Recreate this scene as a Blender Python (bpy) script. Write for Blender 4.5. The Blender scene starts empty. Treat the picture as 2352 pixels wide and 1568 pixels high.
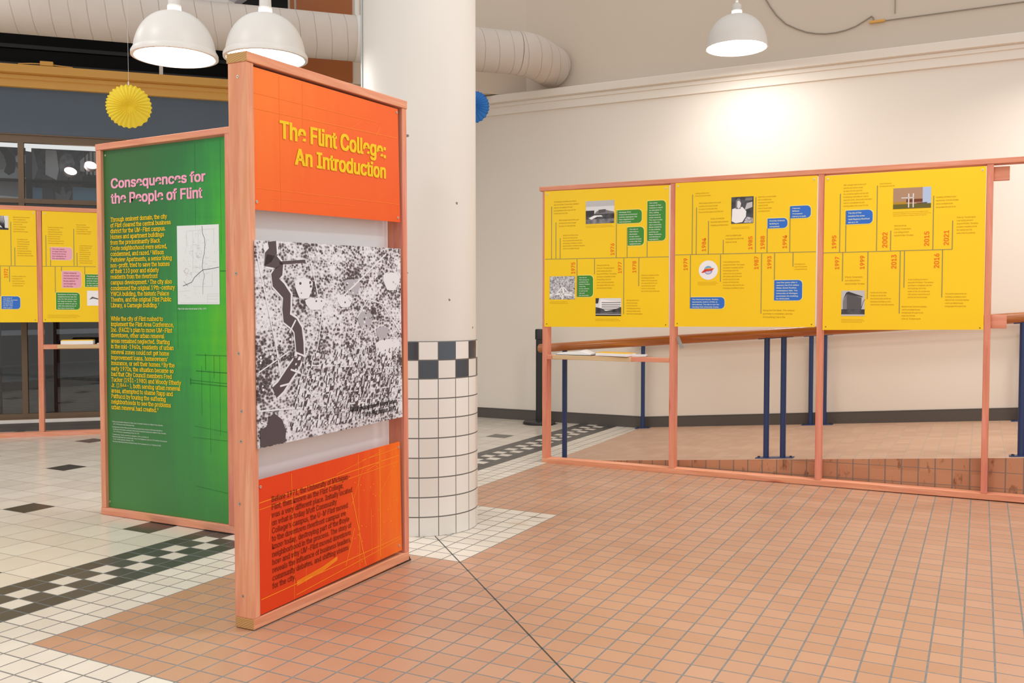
import bpy, bmesh, math, random
from mathutils import Vector, Matrix
random.seed(7)
T = 0.1016                      # one floor tile, joint to joint, in metres
sc = bpy.context.scene
C = sc.collection
PI = math.pi
S2 = math.sqrt(2.0)

# ------------------------------------------------------------------ camera, world, lights, exposure
def srgb(r, g, b):
    f = lambda v: (v/255.0/12.92) if v/255.0 <= .04045 else ((v/255.0+.055)/1.055)**2.4
    return (f(r), f(g), f(b), 1.0)

FOCAL_PX, PITCH, YAW = 2105.414, 0.036613, 0.473369
CAM = Vector((22.4122, -25.4999, 11.8249))
fwd = Vector((-math.sin(YAW), math.cos(YAW), 0.0)); right = Vector((math.cos(YAW), math.sin(YAW), 0.0))
cd = bpy.data.cameras.new('camera'); cam = bpy.data.objects.new('camera', cd); C.objects.link(cam)
cd.sensor_width = 36.0; cd.lens = 36.0*FOCAL_PX/2352.0; cd.clip_end = 200
cam.location = CAM*T
cam.rotation_euler = (PI/2 - PITCH, 0.0, YAW)
sc.camera = cam
sc.view_settings.view_transform = 'Standard'; sc.view_settings.look = 'None'
sc.view_settings.gamma = 1.0; sc.view_settings.use_curve_mapping = False
sc.view_settings.exposure = 0.0
w = bpy.data.worlds.new('atrium_daylight'); sc.world = w; w.use_nodes = True
w.node_tree.nodes['Background'].inputs[0].default_value = (1.0, 0.975, 0.945, 1)
w.node_tree.nodes['Background'].inputs[1].default_value = 0.86
sc.cycles.max_bounces = 7; sc.cycles.diffuse_bounces = 4; sc.cycles.glossy_bounces = 3; sc.cycles.transparent_max_bounces = 12
sc.cycles.use_denoising = True
sc.cycles.sample_clamp_indirect = 4.0
sc.cycles.caustics_reflective = False; sc.cycles.caustics_refractive = False

def add_unseen_light(a, b, z, power, radius=0.25, col=(1.0, .97, .93), spread=150):
    l = bpy.data.lights.new('unseen_light', 'AREA'); l.shape = 'DISK'; l.size = radius*2; l.energy = power; l.color = col
    l.spread = math.radians(spread)
    o = bpy.data.objects.new('unseen_light', l); C.objects.link(o); o.location = (a*T, b*T, z*T)
    return o
# added fill lights, out of view overhead, brightening the floor and panels
for (a, b) in ((12, 8), (34, 22), (36, -12), (4, -26), (-24, -10), (-50, 6), (20, 34)):
    add_unseen_light(a, b, 44, 30)
add_unseen_light(33, 52.5, 33.5, 26, .2)  # pendant lamp out of view at right, lighting the white wall
add_unseen_light(-92, 66, 30, 70, .4, (.8, .9, 1.0))          # added cool fill light inside the shop beyond the glass

def fz(a, b):                   # the floor falls very slightly to the right
    return -0.00489*(a*right.x + b*right.y - (CAM.x*right.x + CAM.y*right.y))

# ------------------------------------------------------------------ mesh helpers (all lengths in tiles)
class MB:
    def __init__(s): s.v = []; s.f = []; s.m = []
    def quad(s, p, m=0):
        n = len(s.v); s.v += [tuple(q) for q in p]; s.f.append(tuple(range(n, n+len(p)))); s.m.append(m)
    def hexa(s, c, m=0, ms=None):
        # c: 8 corners, bottom 4 (ccw from above) then top 4; ms = (bottom, top, -y, +x, +y, -x)
        n = len(s.v); s.v += [tuple(q) for q in c]
        F = [(3,2,1,0),(4,5,6,7),(0,1,5,4),(1,2,6,5),(2,3,7,6),(3,0,4,7)]
        for i, f in enumerate(F):
            s.f.append(tuple(n+k for k in f)); s.m.append(ms[i] if ms else m)
    def box(s, x0, x1, y0, y1, z0, z1, m=0, ms=None):
        s.hexa([(x0,y0,z0),(x1,y0,z0),(x1,y1,z0),(x0,y1,z0),(x0,y0,z1),(x1,y0,z1),(x1,y1,z1),(x0,y1,z1)], m, ms)
    def slab(s, q, y0, y1, m=0):
        # q: 4 (x,z) corners ccw seen from -y
        s.hexa([(q[0][0],y0,q[0][1]),(q[1][0],y0,q[1][1]),(q[1][0],y1,q[1][1]),(q[0][0],y1,q[0][1]),
                (q[3][0],y0,q[3][1]),(q[2][0],y0,q[2][1]),(q[2][0],y1,q[2][1]),(q[3][0],y1,q[3][1])], m)
    def prism(s, pts, y0, y1, m=0):
        # polygon in xz (ccw seen from -y), extruded along y
        n = len(s.v); k = len(pts)
        s.v += [(p[0], y0, p[1]) for p in pts] + [(p[0], y1, p[1]) for p in pts]
        s.f.append(tuple(range(n, n+k))); s.m.append(m)
        s.f.append(tuple(range(n+2*k-1, n+k-1, -1))); s.m.append(m)
        for i in range(k):
            j = (i+1) % k; s.f.append((n+i, n+k+i, n+k+j, n+j)); s.m.append(m)
    def tube(s, pts, r, seg=12, m=0, caps=True):
        # swept circle through points; r number or list
        pts = [Vector(p) for p in pts]; n0 = len(s.v); k = len(pts)
        up = Vector((0,0,1))
        for i, p in enumerate(pts):
            d = (pts[min(i+1,k-1)] - pts[max(i-1,0)]).normalized()
            a = d.cross(up if abs(d.z) < .95 else Vector((1,0,0))).normalized(); b = d.cross(a).normalized()
            rr = r[i] if isinstance(r, (list, tuple)) else r
            for j in range(seg):
                t = 2*PI*j/seg; s.v.append(tuple(p + (a*math.cos(t) + b*math.sin(t))*rr))
        for i in range(k-1):
            for j in range(seg):
                j2 = (j+1) % seg
                s.f.append((n0+i*seg+j, n0+i*seg+j2, n0+(i+1)*seg+j2, n0+(i+1)*seg+j)); s.m.append(m)
        if caps:
            s.f.append(tuple(n0+j for j in range(seg))[::-1]); s.m.append(m)
            s.f.append(tuple(n0+(k-1)*seg+j for j in range(seg))); s.m.append(m)
    def lathe(s, prof, seg=32, m=0, cx=0, cy=0):
        n0 = len(s.v); k = len(prof)
        for (r, z) in prof:
            for j in range(seg):
                t = 2*PI*j/seg; s.v.append((cx+r*math.cos(t), cy+r*math.sin(t), z))
        for i in range(k-1):
            for j in range(seg):
                j2 = (j+1) % seg
                s.f.append((n0+i*seg+j, n0+i*seg+j2, n0+(i+1)*seg+j2, n0+(i+1)*seg+j)); s.m.append(m)
    def disc(s, x, z, r, y, seg=14, m=0, h=.02):
        s.prism([(x+r*math.cos(2*PI*i/seg), z+r*math.sin(2*PI*i/seg)) for i in range(seg)], y-h, y, m)
    def ribbon(s, pts, wd, y, m=0):
        # flat painted line in the xz plane
        P = [Vector(p) for p in pts]
        L = []; R = []
        for i, p in enumerate(P):
            d = (P[min(i+1,len(P)-1)] - P[max(i-1,0)]).normalized(); n = Vector((-d.y, d.x))*wd/2
            L.append(p+n); R.append(p-n)
        for i in range(len(P)-1):
            s.quad([(R[i].x,y,R[i].y),(R[i+1].x,y,R[i+1].y),(L[i+1].x,y,L[i+1].y),(L[i].x,y,L[i].y)], m)
    def poly(s, pts, y, m=0):
        s.quad([(p[0], y, p[1]) for p in pts], m)

def obj(name, mb, mats, parent=None, smooth=False, bevel=0, loc=None, rot=None, tf=None):
    me = bpy.data.meshes.new(name)
    v = mb.v if tf is None else [tf(p) for p in mb.v]
    me.from_pydata([(x*T, y*T, z*T) for x, y, z in v], [], mb.f)
    if not isinstance(mats, (list, tuple)): mats = [mats]
    for m in mats: me.materials.append(m)
    me.polygons.foreach_set('material_index', mb.m)
    if smooth: me.polygons.foreach_set('use_smooth', [True]*len(mb.f))
    me.update()
    o = bpy.data.objects.new(name, me); C.objects.link(o)
    if parent: o.parent = parent
    if loc: o.location = Vector(loc)*T
    if rot: o.rotation_euler = rot
    if bevel:
        md = o.modifiers.new('edge', 'BEVEL'); md.width = bevel*T; md.segments = 2; md.limit_method = 'ANGLE'
    if smooth:
        try: me.set_sharp_from_angle(angle=math.radians(42))
        except Exception: pass
    return o
def tag(o, label=None, cat=None, group=None, kind=None):
    if label: o['label'] = label
    if cat: o['category'] = cat
    if group: o['group'] = group
    if kind: o['kind'] = kind
    return o
def thing(name, label, cat, loc=(0,0,0), rot=(0,0,0), group=None):
    o = bpy.data.objects.new(name, None); C.objects.link(o); o.empty_display_size = .1
    o.location = Vector(loc)*T; o.rotation_euler = rot
    return tag(o, label, cat, group)
def struct(name, mb, mats, parent=None, label=None, **k):
    o = obj(name, mb, mats, parent, **k)
    if parent is None: o['kind'] = 'structure'
    if label: o['label'] = label
    return o

# ------------------------------------------------------------------ materials
class NT:
    def __init__(s, name):
        s.m = bpy.data.materials.new(name); s.m.use_nodes = True; s.t = s.m.node_tree
        s.b = s.t.nodes['Principled BSDF']
    def n(s, typ, ins=None, **props):
        nd = s.t.nodes.new(typ)
        for k, v in props.items(): setattr(nd, k, v)
        for k, v in (ins or {}).items(): s.set(nd.inputs[k], v)
        return nd
    def set(s, inp, v):
        if hasattr(v, 'is_linked') or isinstance(v, bpy.types.NodeSocket): s.t.links.new(v, inp)
        else: inp.default_value = v
    def math(s, op, a, b=None, c=None, clamp=False):
        nd = s.t.nodes.new('ShaderNodeMath'); nd.operation = op; nd.use_clamp = clamp
        s.set(nd.inputs[0], a)
        if b is not None: s.set(nd.inputs[1], b)
        if c is not None: s.set(nd.inputs[2], c)
        return nd.outputs[0]
    def mix(s, f, a, b, blend='MIX'):
        nd = s.t.nodes.new('ShaderNodeMix'); nd.data_type = 'RGBA'; nd.blend_type = blend
        s.set(nd.inputs[0], f); s.set(nd.inputs[6], a); s.set(nd.inputs[7], b)
        return nd.outputs[2]
    def ramp(s, f, stops, interp='LINEAR'):
        nd = s.t.nodes.new('ShaderNodeValToRGB'); nd.color_ramp.interpolation = interp
        e = nd.color_ramp.elements
        while len(e) < len(stops): e.new(.5)
        for i, (p, c) in enumerate(stops):
            e[i].position = p; e[i].color = c if len(c) == 4 else (*c, 1)
        s.set(nd.inputs[0], f); return nd.outputs[0]
    def coord(s, k='Object'): return s.n('ShaderNodeTexCoord').outputs[k]
    def mapping(s, vec, scale=(1,1,1), loc=(0,0,0), rot=(0,0,0)):
        return s.n('ShaderNodeMapping', {'Vector': vec, 'Scale': scale, 'Location': loc, 'Rotation': rot}).outputs[0]
    def noise(s, vec, scale=5, detail=3, rough=.5, dist=0, out=0):
        return s.n('ShaderNodeTexNoise', {'Vector': vec, 'Scale': scale, 'Detail': detail, 'Roughness': rough, 'Distortion': dist}).outputs[out]
    def out(s, col=None, rough=.5, spec=.5, metal=0, bump=None, bstr=.1, bdist=.01, coat=0):
        if col is not None: s.set(s.b.inputs['Base Color'], col)
        s.set(s.b.inputs['Roughness'], rough); s.b.inputs['Specular IOR Level'].default_value = spec
        s.b.inputs['Metallic'].default_value = metal
        if coat: s.b.inputs['Coat Weight'].default_value = coat; s.b.inputs['Coat Roughness'].default_value = .15
        if bump is not None:
            b = s.n('ShaderNodeBump', {'Height': bump, 'Strength': bstr, 'Distance': bdist})
            s.t.links.new(b.outputs[0], s.b.inputs['Normal'])
        return s.m
def plain(name, rgb, rough=.5, var=.04, scale=12, spec=.5, metal=0, coat=0):
    t = NT(name); c = srgb(*rgb)
    nz = t.noise(t.coord(), scale, 3)
    lo = tuple(v*(1-var) for v in c[:3]) + (1,); hi = tuple(min(1, v*(1+var)) for v in c[:3]) + (1,)
    return t.out(t.mix(nz, lo, hi), rough, spec, metal, coat=coat)
def emit(name, rgb, strength):
    t = NT(name); t.out((0,0,0,1) if False else (*rgb, 1), .5)
    t.b.inputs['Emission Color'].default_value = (*rgb, 1); t.b.inputs['Emission Strength'].default_value = strength
    return t.m

def floor_material():
    t = NT('floor_tiles')
    sep = t.n('ShaderNodeSeparateXYZ', {0: t.coord()})
    a = t.math('DIVIDE', sep.outputs[0], T); b = t.math('DIVIDE', sep.outputs[1], T)
    gt = lambda x, v: t.math('GREATER_THAN', x, v)
    lt = lambda x, v: t.math('LESS_THAN', x, v)
    mul = lambda *x: x[0] if len(x) == 1 else t.math('MULTIPLY', x[0], mul(*x[1:]))
    mx = lambda x, y: t.math('MAXIMUM', x, y)
    inv = lambda x: t.math('SUBTRACT', 1.0, x)
    rng = lambda x, lo, hi: mul(gt(x, lo), lt(x, hi))
    big = lt(a, -14.0)
    red = mul(gt(a, -7.0), gt(b, -5.0))
    patch = mul(lt(a, 1.0), gt(a, -10.0), rng(b, 11.0, 22.0))
    red = mul(red, inv(patch))
    fa = t.math('FLOOR', a); fb = t.math('FLOOR', b)
    par = t.math('FLOORED_MODULO', t.math('ADD', fa, fb), 2.0)
    band = mx(rng(a, -11.0, -10.0), rng(a, -14.0, -13.0))
    chk = mul(rng(a, -13.0, -11.0), inv(par))
    # big black squares, one in every ten by ten tiles
    ma = t.math('FLOORED_MODULO', t.math('ADD', a, 18.0), 10.0); mb_ = t.math('FLOORED_MODULO', t.math('SUBTRACT', b, 8.0), 10.0)
    ia = t.math('FLOOR', t.math('DIVIDE', t.math('ADD', a, 18.0), 10.0)); ib = t.math('FLOOR', t.math('DIVIDE', t.math('SUBTRACT', b, 8.0), 10.0))
    blk = mul(big, lt(ma, 2.0), lt(mb_, 2.0))
    dark = mx(mx(band, chk), blk)
    # joints
    sz = t.math('ADD', 1.0, big)
    def edge(x):
        fr = t.math('FLOORED_MODULO', x, sz)
        return t.math('MINIMUM', fr, t.math('SUBTRACT', sz, fr))
    nz = t.noise(t.mapping(t.coord(), (1,1,1)), 60, 2)
    half = t.math('ADD', t.math('SUBTRACT', .034, t.math('MULTIPLY', big, .014)), t.math('MULTIPLY', t.math('SUBTRACT', nz, .5), .02))
    ga = lt(edge(a), half); gb = lt(edge(b), half)
    joint = mx(ga, gb)
    # saw-cut expansion joint running diagonally from the column
    dj = t.math('ABSOLUTE', t.math('SUBTRACT', t.math('ADD', a, b), 11.98))
    cut = mul(lt(dj, .05), gt(a, -2.6))
    # per-tile colour
    tid = t.n('ShaderNodeCombineXYZ', {0: t.math('FLOOR', t.math('DIVIDE', a, sz)), 1: t.math('FLOOR', t.math('DIVIDE', b, sz)), 2: 0.5})
    wn = t.n('ShaderNodeTexWhiteNoise', {0: tid.outputs[0]}, noise_dimensions='3D').outputs[0]
    mot = t.noise(t.coord(), 9, 5, .6)
    v = t.math('ADD', t.math('MULTIPLY', wn, .6), t.math('MULTIPLY', mot, .4))
    cream = t.mix(v, srgb(203,192,178), srgb(219,211,199))
    redc = t.mix(v, srgb(174,128,100), srgb(188,144,116))
    darkc = t.mix(v, srgb(58,55,52), srgb(80,77,73))
    col = t.mix(red, cream, redc); col = t.mix(dark, col, darkc)
    jc = t.mix(dark, t.mix(nz, srgb(96,92,88), srgb(142,136,130)), srgb(98,100,100))
    jc = t.mix(t.math('MULTIPLY', big, inv(dark)), jc, srgb(112,104,96))
    col = t.mix(joint, col, jc)
    col = t.mix(cut, col, srgb(52,50,48))
    # stains: cracked joint right of the column, scuffs
    def blot(x, y, rx, ry, c, k, src):
        d = t.math('ADD', t.math('POWER', t.math('DIVIDE', t.math('SUBTRACT', a, x), rx), 2), t.math('POWER', t.math('DIVIDE', t.math('SUBTRACT', b, y), ry), 2))
        f = t.math('MULTIPLY', t.math('SUBTRACT', t.math('ADD', 1.0, t.math('MULTIPLY', t.math('SUBTRACT', mot, .5), 3.0)), d), k, clamp=True)
        return t.mix(f, src, c)
    col = blot(.15, 20.9, .75, .13, srgb(98,78,62), .8, col)
    col = blot(-.2, 19.2, .8, .8, srgb(190,160,130), .4, col)
    rough = t.math('ADD', .30, t.math('MULTIPLY', joint, .45)); rough = t.math('ADD', rough, t.math('MULTIPLY', mot, .1))
    rough = t.math('SUBTRACT', rough, t.math('MULTIPLY', t.math('MULTIPLY', big, inv(joint)), .1))
    return t.out(col, rough, .5, bump=t.math('ADD', inv(mx(joint, cut)), t.math('MULTIPLY', mot, .06)), bstr=.35, bdist=.003)

def ramp_material(side=False):
    t = NT('ramp_side_tiles' if side else 'ramp_tiles')
    sep = t.n('ShaderNodeSeparateXYZ', {0: t.coord()})
    a = t.math('DIVIDE', sep.outputs[0], T); b = t.math('DIVIDE', sep.outputs[2 if side else 1], T)
    def edge(x, off):
        fr = t.math('FLOORED_MODULO', t.math('ADD', x, off), 1.0); return t.math('MINIMUM', fr, t.math('SUBTRACT', 1.0, fr))
    nz = t.noise(t.coord(), 40, 2)
    if side: b = t.math('SUBTRACT', b, t.math('MULTIPLY', a, .012))
    ga = t.math('LESS_THAN', edge(a, .1), .04)
    gb = t.math('LESS_THAN', edge(b, -.22 if side else 0), .022)
    joint = t.math('MAXIMUM', ga, t.math('MULTIPLY', gb, 1.0))
    tid = t.n('ShaderNodeCombineXYZ', {0: t.math('FLOOR', a), 1: t.math('FLOOR', b)})
    wn = t.n('ShaderNodeTexWhiteNoise', {0: tid.outputs[0]}, noise_dimensions='3D').outputs[0]
    c = t.mix(wn, srgb(176,124,92), srgb(192,140,106)) if side else t.mix(wn, srgb(184,146,120), srgb(194,158,132))
    if side:
        st = t.noise(t.mapping(t.coord(), (9,1,4)), 1.5, 4, .6)
        c = t.mix(t.ramp(st, [(.58,(0,0,0)),(.7,(1,1,1))]), c, srgb(112,66,42))
    col = t.mix(joint, c, srgb(128,112,100) if side else srgb(176,150,130))
    return t.out(col, .42, .45, bump=t.math('SUBTRACT', 1.0, joint), bstr=.3, bdist=.002)

def wood_material(axis, name, base=((214,138,106),(232,166,132),(206,118,92)), end=False):
    t = NT(name)
    oi = t.n('ShaderNodeObjectInfo').outputs['Random']
    off = t.n('ShaderNodeCombineXYZ', {0: t.math('MULTIPLY', oi, 13.0), 1: t.math('MULTIPLY', oi, 7.0), 2: t.math('MULTIPLY', oi, 17.0)}).outputs[0]
    v = t.n('ShaderNodeVectorMath', {0: t.coord(), 1: off}, operation='ADD').outputs[0]
    if end:
        g = t.n('ShaderNodeTexWave', {'Vector': t.mapping(v, (1,1,1), (.3,.1,.2), (0,0,.2)), 'Scale': 42.0, 'Distortion': 7.0, 'Detail': 2.0, 'Detail Scale': .6}, wave_type='RINGS').outputs[1]
        return t.out(t.mix(g, srgb(176,134,84), srgb(203,163,108)), .75, .2)
    sc_ = {'x': (1.6, 26, 26), 'z': (26, 26, 1.6)}[axis]
    m1 = t.mapping(v, sc_)
    grain = t.noise(m1, 1.0, 6, .62, .6)
    fine = t.noise(t.mapping(v, tuple(k*5 for k in sc_)), 1.0, 4, .7)
    blot = t.noise(t.mapping(v, {'x': (2.2, 7, 7), 'z': (7, 7, 2.2)}[axis]), 1.0, 3, .5, 1.2)
    c = t.ramp(grain, [(.28, srgb(*base[2])), (.45, srgb(*base[0])), (.62, srgb(*base[1])), (.78, srgb(*base[0]))])
    c = t.mix(t.ramp(blot, [(.42,(0,0,0)),(.68,(.6,.6,.6))]), c, srgb(222,150,104))
    rings = t.n('ShaderNodeTexWave', {'Vector': t.mapping(v, {'x': (.9, 9, 9), 'z': (9, 9, .9)}[axis]), 'Scale': 1.6, 'Distortion': 5.5, 'Detail': 2.0, 'Detail Scale': 1.1}, wave_type='BANDS', bands_direction='DIAGONAL').outputs[1]
    c = t.mix(t.math('MULTIPLY', t.ramp(rings, [(.55,(0,0,0)),(.95,(1,1,1))]), .45), c, srgb(208,130,92))
    c = t.mix(t.math('MULTIPLY', fine, .25), c, srgb(246,196,168))
    vo = t.n('ShaderNodeTexVoronoi', {'Vector': t.mapping(v, {'x': (1.5, 5.0, 5.0), 'z': (5.0, 5.0, 1.5)}[axis]), 'Scale': 1.0}).outputs['Distance']
    kn = t.math('ADD', vo, t.math('MULTIPLY', t.math('SUBTRACT', grain, .5), .1))
    c = t.mix(t.ramp(kn, [(.06,(1,1,1)),(.13,(0,0,0))]), c, srgb(190,96,66))
    c = t.mix(t.ramp(kn, [(.022,(1,1,1)),(.05,(0,0,0))]), c, srgb(78,44,28))
    return t.out(c, .62, .3, bump=grain, bstr=.15, bdist=.002)

M = {}
M['floor'] = floor_material(); M['ramp'] = ramp_material(); M['ramp_side'] = ramp_material(True)
M['wood_x'] = wood_material('x', 'stained_pine_long'); M['wood_z'] = wood_material('z', 'stained_pine_upright')
M['wood_end'] = wood_material('x', 'pine_end_grain', end=True)
M['pink_x'] = wood_material('x', 'pink_stained_pine_long', ((212,128,104),(228,156,132),(200,108,90)))
M['pink_z'] = wood_material('z', 'pink_stained_pine_upright', ((208,116,98),(224,142,124),(192,94,82)))
M['wall'] = plain('painted_wall', (231,222,211), .75, .015, 2)
M['wall_shaded'] = plain('shade_toned_wall_paint', (214,200,184), .8, .02, 1.5)  # same paint as the wall below; the shade up here is in the colour
M['trim'] = plain('painted_crown', (233,224,213), .6, .01, 3)
M['base'] = plain('charcoal_rubber_base', (84,78,74), .55, .05, 6)
M['ochre'] = plain('ochre_paint', (222,168,84), .55, .03, 3)
M['slate'] = plain('slate_blue_paint', (86,98,112), .6, .05, 4)
M['bronze'] = plain('bronze_aluminium', (112,92,72), .45, .05, 20, metal=.2)
M['black'] = plain('black_rubber', (38,38,40), .5, .1, 20)
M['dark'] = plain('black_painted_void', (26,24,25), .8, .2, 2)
M['dark2'] = plain('dark_beam_paint', (52,50,50), .7, .15, 3)
M['white'] = plain('white_enamel', (226,222,217), .4, .01, 8)
M['tile_w'] = plain('white_glazed_tile', (230,228,222), .22, .012, 8)
M['board_w'] = plain('white_board', (250,251,253), .55, .01, 4)
M['blue_metal'] = plain('navy_painted_steel', (38,58,102), .35, .06, 20)
M['steel'] = plain('zinc_steel', (176,180,178), .35, .05, 30, metal=.7)
M['screw'] = plain('screw_head', (205,198,190), .35, .05, 30, metal=.5)
M['screw_d'] = plain('dark_screw_head', (78,62,52), .5, .05, 30)
M['yellow_paper'] = plain('yellow_tissue', (245,218,62), .8, .03, 9)
M['blue_paper'] = plain('blue_tissue', (44,118,196), .8, .05, 9)
M['paper'] = plain('white_paper', (238,238,240), .7, .01, 9)
M['book_y'] = plain('yellow_card_cover', (240,192,60), .5, .02, 9)
M['carpet'] = plain('grey_blue_carpet', (150,164,172), .8, .08, 1.2)
M['brown'] = plain('brown_wood_veneer', (158,88,38), .45, .12, 1.5)
M['redbrown'] = plain('dark_redbrown_timber', (74,46,42), .6, .1, 4)
M['string'] = plain('white_string', (225,225,220), .8, .01, 9)
M['cable'] = plain('grey_cable', (150,138,124), .6, .05, 9)
M['diffuser'] = emit('lamp_diffuser', (1.0, .99, .96), 30.0)
M['frost'] = plain('pale_sheet_metal', (206,212,222), .45, .02, 4)

def duct_material():
    t = NT('wrapped_white_duct')
    c = t.coord()
    sp = t.n('ShaderNodeSeparateXYZ', {0: c})
    x = t.math('ADD', t.math('MULTIPLY', sp.outputs[0], 1/.147), t.math('MULTIPLY', sp.outputs[2], .9))
    fr = t.math('FLOORED_MODULO', t.math('ADD', x, t.math('MULTIPLY', t.noise(c, 3, 2), .25)), 1.0)
    ln = t.math('MULTIPLY', t.math('LESS_THAN', fr, .05), t.noise(c, 4, 3))
    col = t.mix(t.noise(c, 3, 4), srgb(204,192,182), srgb(222,212,203))
    return t.out(t.mix(ln, col, srgb(150,136,126)), .7, .2, bump=fr, bstr=.06, bdist=.01)
M['duct'] = duct_material()
def concrete_material():
    t = NT('painted_concrete_column'); c = t.coord()
    col = t.mix(t.noise(t.mapping(c, (1,1,.35)), 2.2, 4), srgb(213,208,201), srgb(228,224,218))
    vo = t.n('ShaderNodeTexVoronoi', {'Vector': c, 'Scale': 6.0, 'Randomness': 1.0})
    keep = t.math('GREATER_THAN', t.n('ShaderNodeSeparateColor', {0: vo.outputs['Color']}).outputs[0], .55)
    pit = t.math('MULTIPLY', t.math('LESS_THAN', t.math('ADD', vo.outputs['Distance'], t.math('MULTIPLY', t.noise(c, 90, 2), .06)), .075), keep)
    return t.out(t.mix(pit, col, srgb(126,122,114)), .55, .35, bump=t.math('SUBTRACT', t.noise(c, 14, 4), pit), bstr=.12, bdist=.004)
M['concrete'] = concrete_material()
def column_tile_material():
    t = NT('column_wall_tiles'); c = t.coord()
    sp = t.n('ShaderNodeSeparateXYZ', {0: c})
    ang = t.math('DIVIDE', t.math('ARCTAN2', sp.outputs[1], sp.outputs[0]), 2*PI/19)
    ang = t.math('ADD', ang, COL_PHASE)
    z = t.math('DIVIDE', sp.outputs[2], T)
    top = t.math('GREATER_THAN', z, 8.18)
    row = t.mix
    zr = t.math('ADD', t.math('MULTIPLY', t.math('DIVIDE', z, 1.0225), t.math('SUBTRACT', 1.0, top)), t.math('MULTIPLY', t.math('DIVIDE', t.math('SUBTRACT', z, 8.18), .96), top))
    def edge(x):
        fr = t.math('FLOORED_MODULO', x, 1.0); return t.math('MINIMUM', fr, t.math('SUBTRACT', 1.0, fr))
    j = t.math('MAXIMUM', t.math('LESS_THAN', edge(ang), .022), t.math('LESS_THAN', edge(zr), .03))
    par = t.math('FLOORED_MODULO', t.math('ADD', t.math('FLOOR', ang), t.math('FLOOR', zr)), 2.0)
    blk = t.math('MULTIPLY', par, top)
    id_ = t.n('ShaderNodeCombineXYZ', {0: t.math('FLOOR', ang), 1: t.math('FLOOR', zr)})
    wn = t.n('ShaderNodeTexWhiteNoise', {0: id_.outputs[0]}, noise_dimensions='3D').outputs[0]
    col = t.mix(wn, srgb(224,220,213), srgb(233,231,226))
    col = t.mix(blk, col, t.mix(wn, srgb(52,52,56), srgb(78,88,98)))
    col = t.mix(j, col, srgb(104,102,98))
    return t.out(col, t.math('ADD', .2, t.math('MULTIPLY', j, .5)), .5, bump=t.math('SUBTRACT', 1.0, j), bstr=.4, bdist=.002)
COL_C = (-4.82, 16.74); COL_R = 3.07
_dir = Vector((CAM.x-COL_C[0], CAM.y-COL_C[1])); COL_PHASE = -(math.atan2(_dir.y, _dir.x) - math.radians(2.2))/(2*PI/19) + 1.0
M['col_tile'] = column_tile_material()

def print_material(name, kind):
    t = NT(name); c = t.coord('Generated'); sp = t.n('ShaderNodeSeparateXYZ', {0: c}); x = sp.outputs[0]; z = sp.outputs[2]
    o = t.coord()
    streak = t.noise(t.mapping(o, (7,1,.8)), 2.0, 4, .6); streak2 = t.noise(t.mapping(o, (.8,1,7)), 2.0, 4, .6)
    if kind == 'green':
        g = t.math('ADD', x, t.math('MULTIPLY', t.math('SUBTRACT', streak, .5), .35))
        d = t.math('POWER', t.math('ABSOLUTE', t.math('SUBTRACT', z, .5)), 1.4)
        f = t.math('SUBTRACT', t.math('ADD', g, t.math('MULTIPLY', t.math('SUBTRACT', streak2, .5), .2)), t.math('MULTIPLY', d, .9))
        col = t.ramp(f, [(.0, srgb(52,104,52)), (.3, srgb(40,112,56)), (.58, srgb(44,140,60)), (.8, srgb(60,172,44)), (1.0, srgb(92,186,30))])
        low = t.math('MULTIPLY', t.math('LESS_THAN', z, .4), t.math('MULTIPLY', t.math('SUBTRACT', .42, z), 1.5, clamp=True), clamp=True)
        col = t.mix(low, col, srgb(76,142,72))
    elif kind == 'head':
        f = t.math('ADD', t.math('MULTIPLY', x, .55), t.math('ADD', t.math('MULTIPLY', t.math('SUBTRACT', 1.0, z), .35), t.math('MULTIPLY', t.math('SUBTRACT', streak, .5), .3)))
        col = t.ramp(f, [(.1, srgb(246,120,34)), (.45, srgb(238,98,28)), (.9, srgb(232,86,24))])
    else:
        f = t.math('ADD', t.math('MULTIPLY', x, .8), t.math('MULTIPLY', t.math('SUBTRACT', streak, .5), .5))
        col = t.ramp(f, [(.15, srgb(224,62,12)), (.55, srgb(232,76,14)), (.78, srgb(244,110,20)), (1.0, srgb(246,124,22))])
    return t.out(col, .42, .4)
M['green'] = print_material('green_print', 'green'); M['head'] = print_material('orange_print', 'head'); M['otext'] = print_material('deep_orange_print', 'text')
def yellow_material():
    t = NT('yellow_print'); c = t.coord('Generated')
    return t.out(t.mix(t.noise(c, 1.2, 2), srgb(248,200,10), srgb(252,212,22)), .45, .4)
M['yellow'] = yellow_material()
def flat(name, rgb, rough=.5): return plain(name, rgb, rough, .0, 5, .3)
M['t_yellow'] = flat('ink_yellow', (252,206,20)); M['t_pink'] = flat('ink_pink', (240,164,190)); M['t_gold'] = flat('ink_gold', (240,200,24))
M['t_dark'] = flat('ink_maroon', (94,24,6)); M['t_white'] = flat('ink_white', (226,238,226)); M['t_black'] = flat('ink_black', (44,40,44))
M['t_olive'] = flat('ink_olive', (176,134,14)); M['t_year'] = flat('ink_red_orange', (243,122,16)); M['t_line'] = flat('ink_grey_line', (152,142,92))
M['b_green'] = flat('box_green', (66,142,56)); M['b_blue'] = flat('box_blue', (52,112,206)); M['b_pink'] = flat('box_pink', (238,170,190)); M['b_edge'] = flat('box_edge_cream', (246,226,120))
M['t_plum'] = flat('ink_plum', (176,96,120)); M['line_o'] = flat('ink_pale_orange', (252,150,34)); M['line_o2'] = flat('ink_faint_orange', (247,128,44)); M['line_g'] = flat('ink_deep_green', (30,98,40))
G_ = {k: flat('ink_grey_%d' % k, (k, k-2, k+1)) for k in (30, 60, 90, 125, 160, 195, 225, 242)}
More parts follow.
